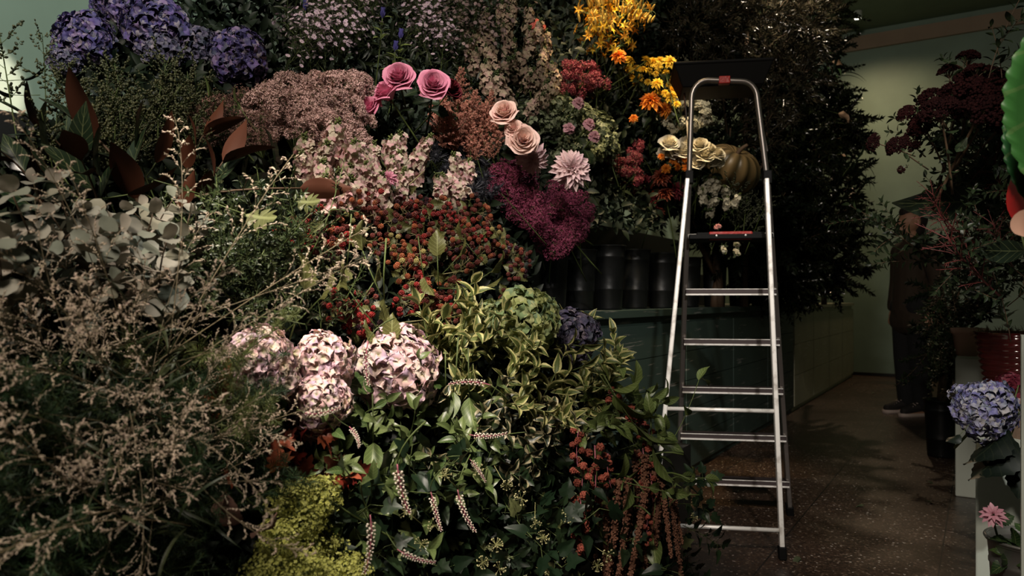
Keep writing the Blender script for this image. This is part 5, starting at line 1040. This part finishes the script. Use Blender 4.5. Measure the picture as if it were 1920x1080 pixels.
for s_ in (-1, 1):
    ch.append(([(0.01, s_ * .17, 1.42), (.04, s_ * .24, 1.16), (.0, s_ * .25, .92)], [.055, .045, .032])); ch.append(([(0, s_ * .09, .95), (-.01, s_ * .1, .52), (.02, s_ * .1, .09)], [.09, .06, .042])); ch.append(([(.02, s_ * .1, .05), (-.13, s_ * .11, .035)], [.04, .03]))
    ch.append(([(.0, s_ * .25, .91), (-.01, s_ * .25, .85)], [.028, .034]))
    for f_ in range(4): y0 = s_ * .25 + (f_ - 1.5) * .018; ch.append(([(-.02 + .0 * y0, y0, .83), (-.03, y0, .79), (-.015, y0, .755 + .008 * abs(f_ - 1.5))], [.0105, .0095, .0085]))
    ch.append(([(-.02, s_ * .25 - s_ * .02, .87), (-.05, s_ * .25 - s_ * .03, .84), (-.055, s_ * .25 - s_ * .025, .805)], [.012, .011, .01]))
bd_o = obj('body', blob_body(ch).mesh('person_body', skin), pe); vox(bd_o, .008)
ch = [([(0, 0, .9), (0, 0, 1.2), (.01, 0, 1.4), (.01, 0, 1.47)], [.165, .15, .15, .08]), ([(0.01, -.16, 1.42), (0.01, .16, 1.42)], [.085, .085]), ([(0, -.06, .82), (0, .06, .82)], [.15, .15])]
for s_ in (-1, 1): ch.append(([(0.01, s_ * .18, 1.41), (.04, s_ * .25, 1.16), (.0, s_ * .255, .93)], [.078, .066, .052]))
o = obj('coat', blob_body(ch).mesh('coat', coat), pe); vox(o, .012)
ch = [([(0, -.07, .93), (0, .07, .93)], [.14, .14])]
for s_ in (-1, 1): ch.append(([(0, s_ * .09, .9), (-.01, s_ * .1, .52), (.02, s_ * .1, .1)], [.115, .085, .075]))
o = obj('trousers', blob_body(ch).mesh('trousers', trou), pe); vox(o, .012)
o = obj('hair', blob_body([([(-.0, 0, 1.72), (.03, 0, 1.68), (.04, 0, 1.6)], [.098, .098, .07]), ([(-.06, 0, 1.745), (0, 0, 1.76)], [.06, .075])]).mesh('hair', mat('dark_hair', [(.012, .008, .006)], .8, objvar=0, bump=.5, bscale=120)), pe); vox(o, .01)
sh = mat('black_canvas', [(.015, .012, .012)], .8, objvar=0); so = mat('white_rubber', [(.5, .4, .36)], .6, objvar=0)
for s_ in (-1, 1):
    o = obj('sneaker', blob_body([([(.06, s_ * .1, .07), (-.02, s_ * .1, .075), (-.16, s_ * .11, .045)], [.045, .05, .035])]).mesh('sneaker', sh), pe); vox(o, .009)
    b = MB(); out = [(.11, 0), (.1, .04), (0, .045), (-.12, .055), (-.19, .035), (-.21, 0), (-.19, -.035), (-.12, -.045), (0, -.04), (.1, -.035)]; v = [(x, y + s_ * .105, z) for z in (0.0, .03) for x, y in out]; n = len(out)
    b.raw(v, [tuple(range(n))[::-1], tuple(range(n, 2 * n))] + [(i, (i + 1) % n, n + (i + 1) % n, n + i) for i in range(n)]); obj('sole', b.mesh('sole', so), o)
    b = MB()
    for q in range(4): b.tube([(-.05 - q * .022, s_ * .105 - .03, .112 - q * .012), (-.05 - q * .022, s_ * .105, .12 - q * .012), (-.05 - q * .022, s_ * .105 + .03, .112 - q * .012)], .004, .004, 4)
    obj('laces', b.mesh('laces', so), o)
pe.rotation_euler = (0, 0, .15)

# ------------------------------------------------------------------ right-hand group
def plinth(name, px0, Yn, wd, dp, h, m, label):
    # near-left corner seen at pixel px0 at depth Yn, sides parallel to the room axis
    x0 = (px0 - 960) / F * Yn; u0 = x0 * CU[0] + Yn * CU[1]; v0 = x0 * CV[0] + Yn * CV[1]
    o = room_box(name, u0, u0 + wd, v0, v0 + dp, 0, h, m, None); tag(o, label, 'plinth'); md = o.modifiers.new('b', 'BEVEL'); md.width = .006; md.segments = 2; return u0, v0
p1u, p1v = plinth('white_plinth', 1791, 3.78, .42, .42, .7, white_m, 'slim white plinth with a terracotta pot on top, further back')
p2u, p2v = plinth('white_plinth', 1829, 2.45, .5, .5, .5, white_m, 'nearer white plinth under the blue hydrangea pot')
plinth('white_plinth', 1836, 3.2, .45, .4, .56, white_m, 'white plinth carrying the dark red ribbed pot')
# white door post at the right edge
x0 = (1915 - 960) / F * 1.62; u0 = x0 * CU[0] + 1.62 * CU[1]; v0 = x0 * CV[0] + 1.62 * CV[1]
o = room_box('partition_board', u0, u0 + .3, v0, v0 + .05, 0, .92, white_m, None); tag(o, 'white upright panel cut by the right edge', 'board')
terra = mat('terracotta', [(.42, .26, .2)], .75, bump=.1, objvar=0); redg = mat('red_glaze', [(.28, .035, .04)], .12, .8, coat=.8, bump=.1, bscale=15, objvar=0); zinc = mat('zinc', [(.34, .33, .31)], .38, metal=.85, bump=.12, bscale=25, objvar=0)
soil = mat('soil', [(.06, .04, .02)], .95, bump=.6, bscale=100, objvar=0); moss = mat('coir', [(.14, .08, .035), (.1, .07, .03)], .95)
def pot(name, px, Y, z, R, H, m, label, prof=None):
    t = (px - 960) / F; e = empty(name, (t * Y, Y, z)); tag(e, label, 'pot')
    prof = prof or [(R * .7, 0), (R * .95, H * .8), (R * 1.03, H * .82), (R * 1.05, H), (R * .95, H), (R * .93, H * .85), (R * .9, H * .8)]
    obj('body', MB().lathe(prof, 48).mesh('pot_body', m), e); obj('soil', MB().lathe([(R * .92, H * .86), (R * .5, H * .89), (.001, H * .9)], 32, cap=False).mesh('soil', soil), e); return e
pot('terracotta_pot', 1818, 3.93, .7, .085, .145, terra, 'pale terracotta pot standing on the slim white plinth')
Rr = .17; prof = [(Rr * .75, 0)]
for i in range(9): z = .02 + i * .028; rr = Rr * (.8 + .22 * i / 8); prof += [(rr - .006, z), (rr, z + .008), (rr + .001, z + .016), (rr - .006, z + .024)]
prof += [(Rr * 1.04, .285), (Rr * .96, .285), (Rr * .9, .2)]
pe2 = pot('glazed_pot', 1908, 3.46, .56, Rr, .285, redg, 'dark red glazed ribbed pot with mossy top above the blue hydrangea', prof)
ms = MB(); r_ = np.random.default_rng(5); n = 500; a = r_.random(n) * 2 * PI; rr = np.sqrt(r_.random(n)) * Rr; ms.scatter(leaf_t(.06, 3, 2, 0, 1, 'lance'), np.column_stack([rr * np.cos(a), rr * np.sin(a), np.full(n, .27)]), axis_rots(nrm(r_.normal(size=(n, 3)) + (0, 0, .6)), r_), r_.uniform(.03, .06, n)); obj('moss', ms.mesh('moss', moss), pe2)
# zinc bucket
R = .105; H = .36; Yb = 1.98; t = (1938 - 960) / F; e = empty('zinc_bucket', (t * Yb, Yb, 0)); tag(e, 'grey zinc bucket with side handle and a pink-flowered plant at the lower right', 'bucket'); obj('body', bucket(R, H, zinc), e)
obj('rim', MB().tube([(math.cos(a) * R * 1.04, math.sin(a) * R * 1.04, H) for a in np.linspace(0, 2 * PI, 41)], .005, .005, 8).mesh('rim', zinc), e)
hd = [(-.8, -.62, H - .11), (-.8, -.75, H - .075), (-.72, -.82, H - .07), (-.45, -1.0, H - .07), (-.36, -1.03, H - .075), (-.34, -.95, H - .11)]
obj('handle', MB().tube([(x * R * 1.03, y * R * 1.03, z) for x, y, z in hd], .004, .004, 8).mesh('handle', zinc), e)
pf = Proto('potted_begonia', 'plant', [branch(midleaf, BIGLEAF, 31, .07, 5, .085, 1.2, False, 2, .02, taper=.2, pet=.015)])
spawn(pf, Vector((t * Yb, Yb, H - .08)), (0, 0, 1), s=1.0, label='green leafy plant growing in the zinc bucket')
spawn(pf, Vector((t * Yb - .06, Yb - .03, H - .06)), (-.3, 0, 1), s=.8, label='second leafy shoot leaning left over the zinc rim')
pinkb = Proto('pink_bloom', 'flower', [dahlia(mat('clear_pink_petals', [(.7, .32, .42), (.75, .42, .5)], .5, trans=.15), .03, 15, 3, 5, leaf_t(.4, 5, 2, .3, .4, 'lance'))])
spawn(pinkb, P(1862, 965, 1.92), (-.4, -.6, .4), s=1.0, label='clear pink star-shaped bloom over the zinc bucket')
# blue hydrangea in pot on nearer plinth
spawn(Proto('hydrangea', 'flower', [hydrangea('x', mat('cornflower_hydrangea_petals', [(.1, .11, .24), (.17, .15, .34), (.24, .24, .32), (.34, .32, .33), (.13, .16, .24)], .6, trans=.1, objvar=0), .095, 9, 170, leaves=0)]), P(1848, 768, 2.35), (-.3, -.8, .5), s=.98, label='round blue hydrangea head in front of the white plinths at the right')
bgl = single_leaf('hydrangea_leaf', BIGLEAF, mat('black_green_leaf', [(.004, .008, .005)], .4, vein=.02, objvar=0), None, .17)
for x, y, d_, s_, L_ in [(1885, 800, (-.5, -.1, -.7), 1.1, 'dark hydrangea leaf hanging left below the blue head'), (1895, 820, (-.6, -.2, -.8), 1.25, 'large dark toothed leaf pointing down left on the white plinth'), (1870, 830, (.4, -.1, -.4), .8, 'dark hydrangea leaf pointing right under the blue head'), (1920, 850, (-.2, -.2, -.9), .9, 'dark leaf hanging at the right edge below the blue head'), (1800, 815, (-.7, -.1, -.5), .35, 'tiny dark leaf left below the blue head')]:
    spawn(bgl, P(x, y, 2.3), d_, roll=rnd.uniform(-.4, .4), s=s_, label=L_)
hp = pot('flower_pot', 1935, 2.68, .5, .1, .15, terra, 'pot of the blue hydrangea at the right edge on the nearer plinth')
RW2 = Proto('wine_flower', 'flower', [dome(mat('wine_beads', [(.12, .01, .025), (.18, .02, .04)], .6, objvar=0), .07, 81, 300, T=STAR5, ts=.014, lumps=8)])
spawn(RW2, P(1895, 735, 2.75), (-.2, -.8, .5), s=1.0, label='wine-red flower cluster between the ribbed pot and the blue hydrangea')

# sedum heads top right
sed = mat('maroon_sedum', [(.008, .001, .0015), (.012, .002, .002), (.02, .004, .004)], .85, .1, objvar=.2)
def sedum(seed, R=.055):
    r = np.random.default_rng(seed); lumps = 34; c = rdirs(lumps, r); c[:, 2] = np.abs(c[:, 2]) * .7 - .05; c = c * R * .85; n = 900; k = r.integers(0, lumps, n); d = rdirs(n, r); d[:, 2] = np.abs(d[:, 2]); pos = c[k] + d * R * .24
    mb = MB().scatter(OCT, pos, axis_rots(d, r), R * .085 * r.uniform(.7, 1.3, n)); st = MB().tube(bez((0, 0, -R * .3), (0, 0, -.1), (.03, 0, -.28), 7), .003, .004)
    for q in range(lumps): st.tube(bez((0, 0, -R * .7), c[q] * .4 + (0, 0, -R * .3), c[q], 4), .0015, .001, 3, False)
    lf = MB(); leafy(lf, bez((0, 0, -.05), (0, 0, -.1), (.02, 0, -.2), 5), leaf_t(.45, 6, 2, .15, .5, 'obov'), 3, .05, 1.0, r=r)
    return [('flower_head', mb.mesh('sedum_head', sed)), ('stem', st.mesh('stem', brown_m)), ('leaves', lf.mesh('leaves', darkleaf))]
SE = Proto('sedum', 'flower', [sedum(1), sedum(2)])
for x, y, s_, d_ in [(1815, 110, .62, (0, -.2, 1)), (1778, 135, .55, (-.3, -.2, 1)), (1760, 210, 1.0, (-.5, -.4, .8)), (1730, 235, .8, (-.6, -.4, .5)), (1700, 215, .55, (-.8, -.3, .5)), (1640, 268, .5, (-1, -.2, .2)), (1680, 275, .55, (-.7, -.4, .3)), (1815, 170, 1.2, (-.3, -.6, .8)), (1850, 150, 1.0, (0, -.5, .9)), (1790, 200, 1.3, (-.3, -.6, .6)), (1840, 210, 1.3, (0, -.7, .6)), (1870, 180, 1.2, (.2, -.5, .8)), (1710, 265, .6, (-.5, -.6, .2)), (1690, 318, .22, (-.6, -.5, -.2)), (1880, 230, 1.1, (0, -.6, .4)), (1830, 135, .6, (0, -.2, 1)), (1745, 185, .7, (-.5, -.2, .8))]:
    spawn(SE, P(x, y, 2.3 + rnd.uniform(-.05, .1)), d_, s=s_, label='maroon sedum head on the dark plant at the upper right', group='maroon sedum heads at the upper right')
RBR = Proto('dark_leaf_branch', 'foliage', [branch(darkleaf, leaf_t(.42, 5, 4, .2, .5, 'ovate'), s_, .3, 8, .05, .9, True, 2, .05, stm=brown_m, pet=.004) for s_ in (41, 42, 43)])
spawn(RBR, P(1845, 190, 2.25), (.12, -.05, 1), s=1.0, label='dark leafy twig standing out against the green wall at the upper right', var=0); spawn(RBR, P(1880, 200, 2.3), (.0, -.05, 1), s=.85, label='dark leafy twig beside the bright green leaf', var=1)
TR = Proto('dark_trailing_branch', 'foliage', [branch(darkleaf, BST, s_, .35, 12, .045, .9, True, 4, .08, stm=brown_m, pet=.004, r0=.002) for s_ in (44, 45, 46)])
region(TR, [(1765, 320), (1830, 270), (1930, 250), (1930, 580), (1880, 590), (1790, 560), (1765, 480)], 58, 'dark leafy branch in the tall plant group at the right', 'dark leafy branches at the right', (-.2, -.3, .5), Y=2.9, joff=.35, jit=.6, mind=22)
region(TR, [(1765, 480), (1800, 470), (1795, 600), (1765, 650), (1745, 620), (1750, 540)], 18, 'dark trailing branch hanging beside the person', 'dark trailing branches by the person', (-.1, -.1, -1), Y=4.2, joff=.2, jit=.2, mind=14, s=(.6, 1.0))
rdk = mat('dark_red_twig', [(.13, .025, .022), (.08, .015, .015)], .6)
def redtwig(seed):
    r = np.random.default_rng(seed); st = MB(); path = bez((0, 0, 0), (0, 0, .12), (.05, 0, .26), 8); st.tube(path, .003, .001)
    for k in range(18):
        p, tg = along(path, .2 + .8 * k / 18); a = k * 2.4; q = p + np.array([math.cos(a) * .7, math.sin(a) * .7, .8]) * .07; br = bez(p, (p + q) / 2 + (0, 0, .005), q, 5); st.tube(br, .0013, .0008, 4, False)
        for z in range(8): pp, tt = along(br, z / 8); st.tube([pp, pp + nrm(tt + r.normal(size=3) * .6) * .012], .0007, .0005, 3, False)
    return [('twigs', st.mesh('red_twigs', rdk))]
RTW = Proto('red_twig_spray', 'foliage', [redtwig(1), redtwig(2)])
for x, y, d_, s_, L_ in [(1880, 560, (-.9, -.3, .6), 1.5, 'dark red branching twig slanting up left above the plant pots'), (1860, 470, (-.9, -.2, .3), 1.1, 'dark red twig spray at the neck height of the person'), (1900, 390, (-.6, -.3, .5), .9, 'dark red twig spray left of the red petal'), (1900, 500, (-.5, -.3, .4), 1.0, 'dark red twig spray under the dark arum leaf'), (1780, 430, (-.4, -.3, .3), .9, 'fine dark red twig spray just right of the person head')]:
    spawn(RTW, P(x, y, 2.55), d_, s=s_, label=L_)
ar = single_leaf('arum_leaf', leaf_t(.42, 12, 4, .12, .5, 'ovate', .05), mat('arum_green', [(.012, .022, .012)], .35, .6, vein=.2, objvar=0), None, .3)
spawn(ar, P(1835, 375, 2.6), (-1, -.15, -.12), roll=1.2, s=.98, label='wide dark arum leaf covering the top of the person head'); spawn(ar, P(1925, 470, 2.4), (-1, -.1, -.05), roll=1.2, s=.6, label='dark arum leaf at the right edge over the trailing branches')
spawn(RBR, P(1895, 640, 2.6), (-.2, -.1, 1), s=1.0, label='dark shoot rising from the ribbed pot', var=2)
e = empty('floor_bucket', (P(1765, 560, 4.75)[0], 4.75, 0)); tag(e, 'dark zinc bucket on the floor behind the white plinth under trailing leaves', 'bucket'); obj('body', bucket(.1, .36, bk_m), e)
crown(dk, BST, .05, 15, [bx(1790, 640, 4.8, 25, 70), bx(1800, 540, 4.8, 30, 70)], 40, label='dark plant standing in the floor bucket beside the person', base_=(e.location[0], e.location[1], .3), name='leafy_plant', cat='plant')
# bright crenate leaf at the right edge
def crenate():
    v = []; n = 60; rows = 6
    for i in range(n + 1):
        t = i / n; wv = .15 * math.sin(PI * t ** .8) ** .7 + .004; sc_ = 1 + .055 * (abs(math.sin(t * PI * 17)) - .5)
        for j in range(-rows, rows + 1):
            a = j / rows; v.append((a * wv * (sc_ if abs(j) == rows else 1), .012 * math.cos(a * 2.2) + .03 * math.sin(t * 3), -t * .42 + .02 * a * a))
    R_ = 2 * rows + 1; f = [(i * R_ + j, i * R_ + j + 1, (i + 1) * R_ + j + 1, (i + 1) * R_ + j) for i in range(n) for j in range(R_ - 1)]
    return MB().raw(v, f, [(j / (R_ - 1), i / n) for i in range(n + 1) for j in range(R_)])
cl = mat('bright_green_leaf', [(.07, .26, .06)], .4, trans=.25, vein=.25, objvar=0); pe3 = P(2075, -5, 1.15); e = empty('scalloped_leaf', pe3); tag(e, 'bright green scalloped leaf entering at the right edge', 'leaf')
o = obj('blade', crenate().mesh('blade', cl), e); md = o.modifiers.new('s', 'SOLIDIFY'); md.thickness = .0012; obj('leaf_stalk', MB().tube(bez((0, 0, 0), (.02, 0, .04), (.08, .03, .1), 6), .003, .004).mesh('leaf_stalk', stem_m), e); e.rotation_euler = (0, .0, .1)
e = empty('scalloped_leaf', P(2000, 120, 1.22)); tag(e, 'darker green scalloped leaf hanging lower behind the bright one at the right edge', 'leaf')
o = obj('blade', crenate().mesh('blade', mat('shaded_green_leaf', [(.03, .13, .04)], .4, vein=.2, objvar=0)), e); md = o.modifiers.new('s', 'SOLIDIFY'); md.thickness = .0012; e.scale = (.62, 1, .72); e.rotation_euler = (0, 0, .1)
rp_ = single_leaf('red_bract', leaf_t(.42, 10, 4, .1, .4, 'ovate'), mat('scarlet_bract', [(.5, .02, .02)], .35, coat=.3, objvar=0), None, .14)
spawn(rp_, P(1911, 420, 1.25), (-.03, 0, 1), roll=0, s=.95, label='scarlet bract beside the scalloped green leaf at the right edge')
pc = single_leaf('peach_petal', leaf_t(.8, 8, 4, .3, .6, 'round'), mat('peach_petal_skin', [(.75, .45, .33)], .4, objvar=0), None, .05)
spawn(pc, P(1924, 445, 1.2), (0, 0, 1), roll=0, s=1.0, label='peach-coloured petal at the right edge under the scarlet bract')
# fallen leaves on the floor
fl_ = Proto('fallen_leaf', 'leaf', [[('blade', MB().add(leaf_t(.45, 6, 2, .2, 1.2, 'ovate', .1), np.eye(3), (0, 0, .004), .06).mesh('blade', mat('fallen_leaf_green', [(.06, .08, .03), (.03, .035, .02)], .6)))]])
for x, y, L_ in ((1735, 944, 'crumpled green leaf lying on the floor in front of the white plinth'), (1620, 952, 'dark leaf lying on the open floor'), (1500, 1050, 'leaf lying on the floor right of the ladder foot'), (1385, 925, 'small leaf on the floor inside the ladder'), (1640, 738, 'tiny leaf far back on the aisle floor'), (1735, 905, 'dark leaf on the floor further back than the crumpled green one')):
    Y = F / (y - 560); spawn(fl_, ((x - 960) / F * Y, Y, .006), (0, 0, 1), s=1.0, label=L_)
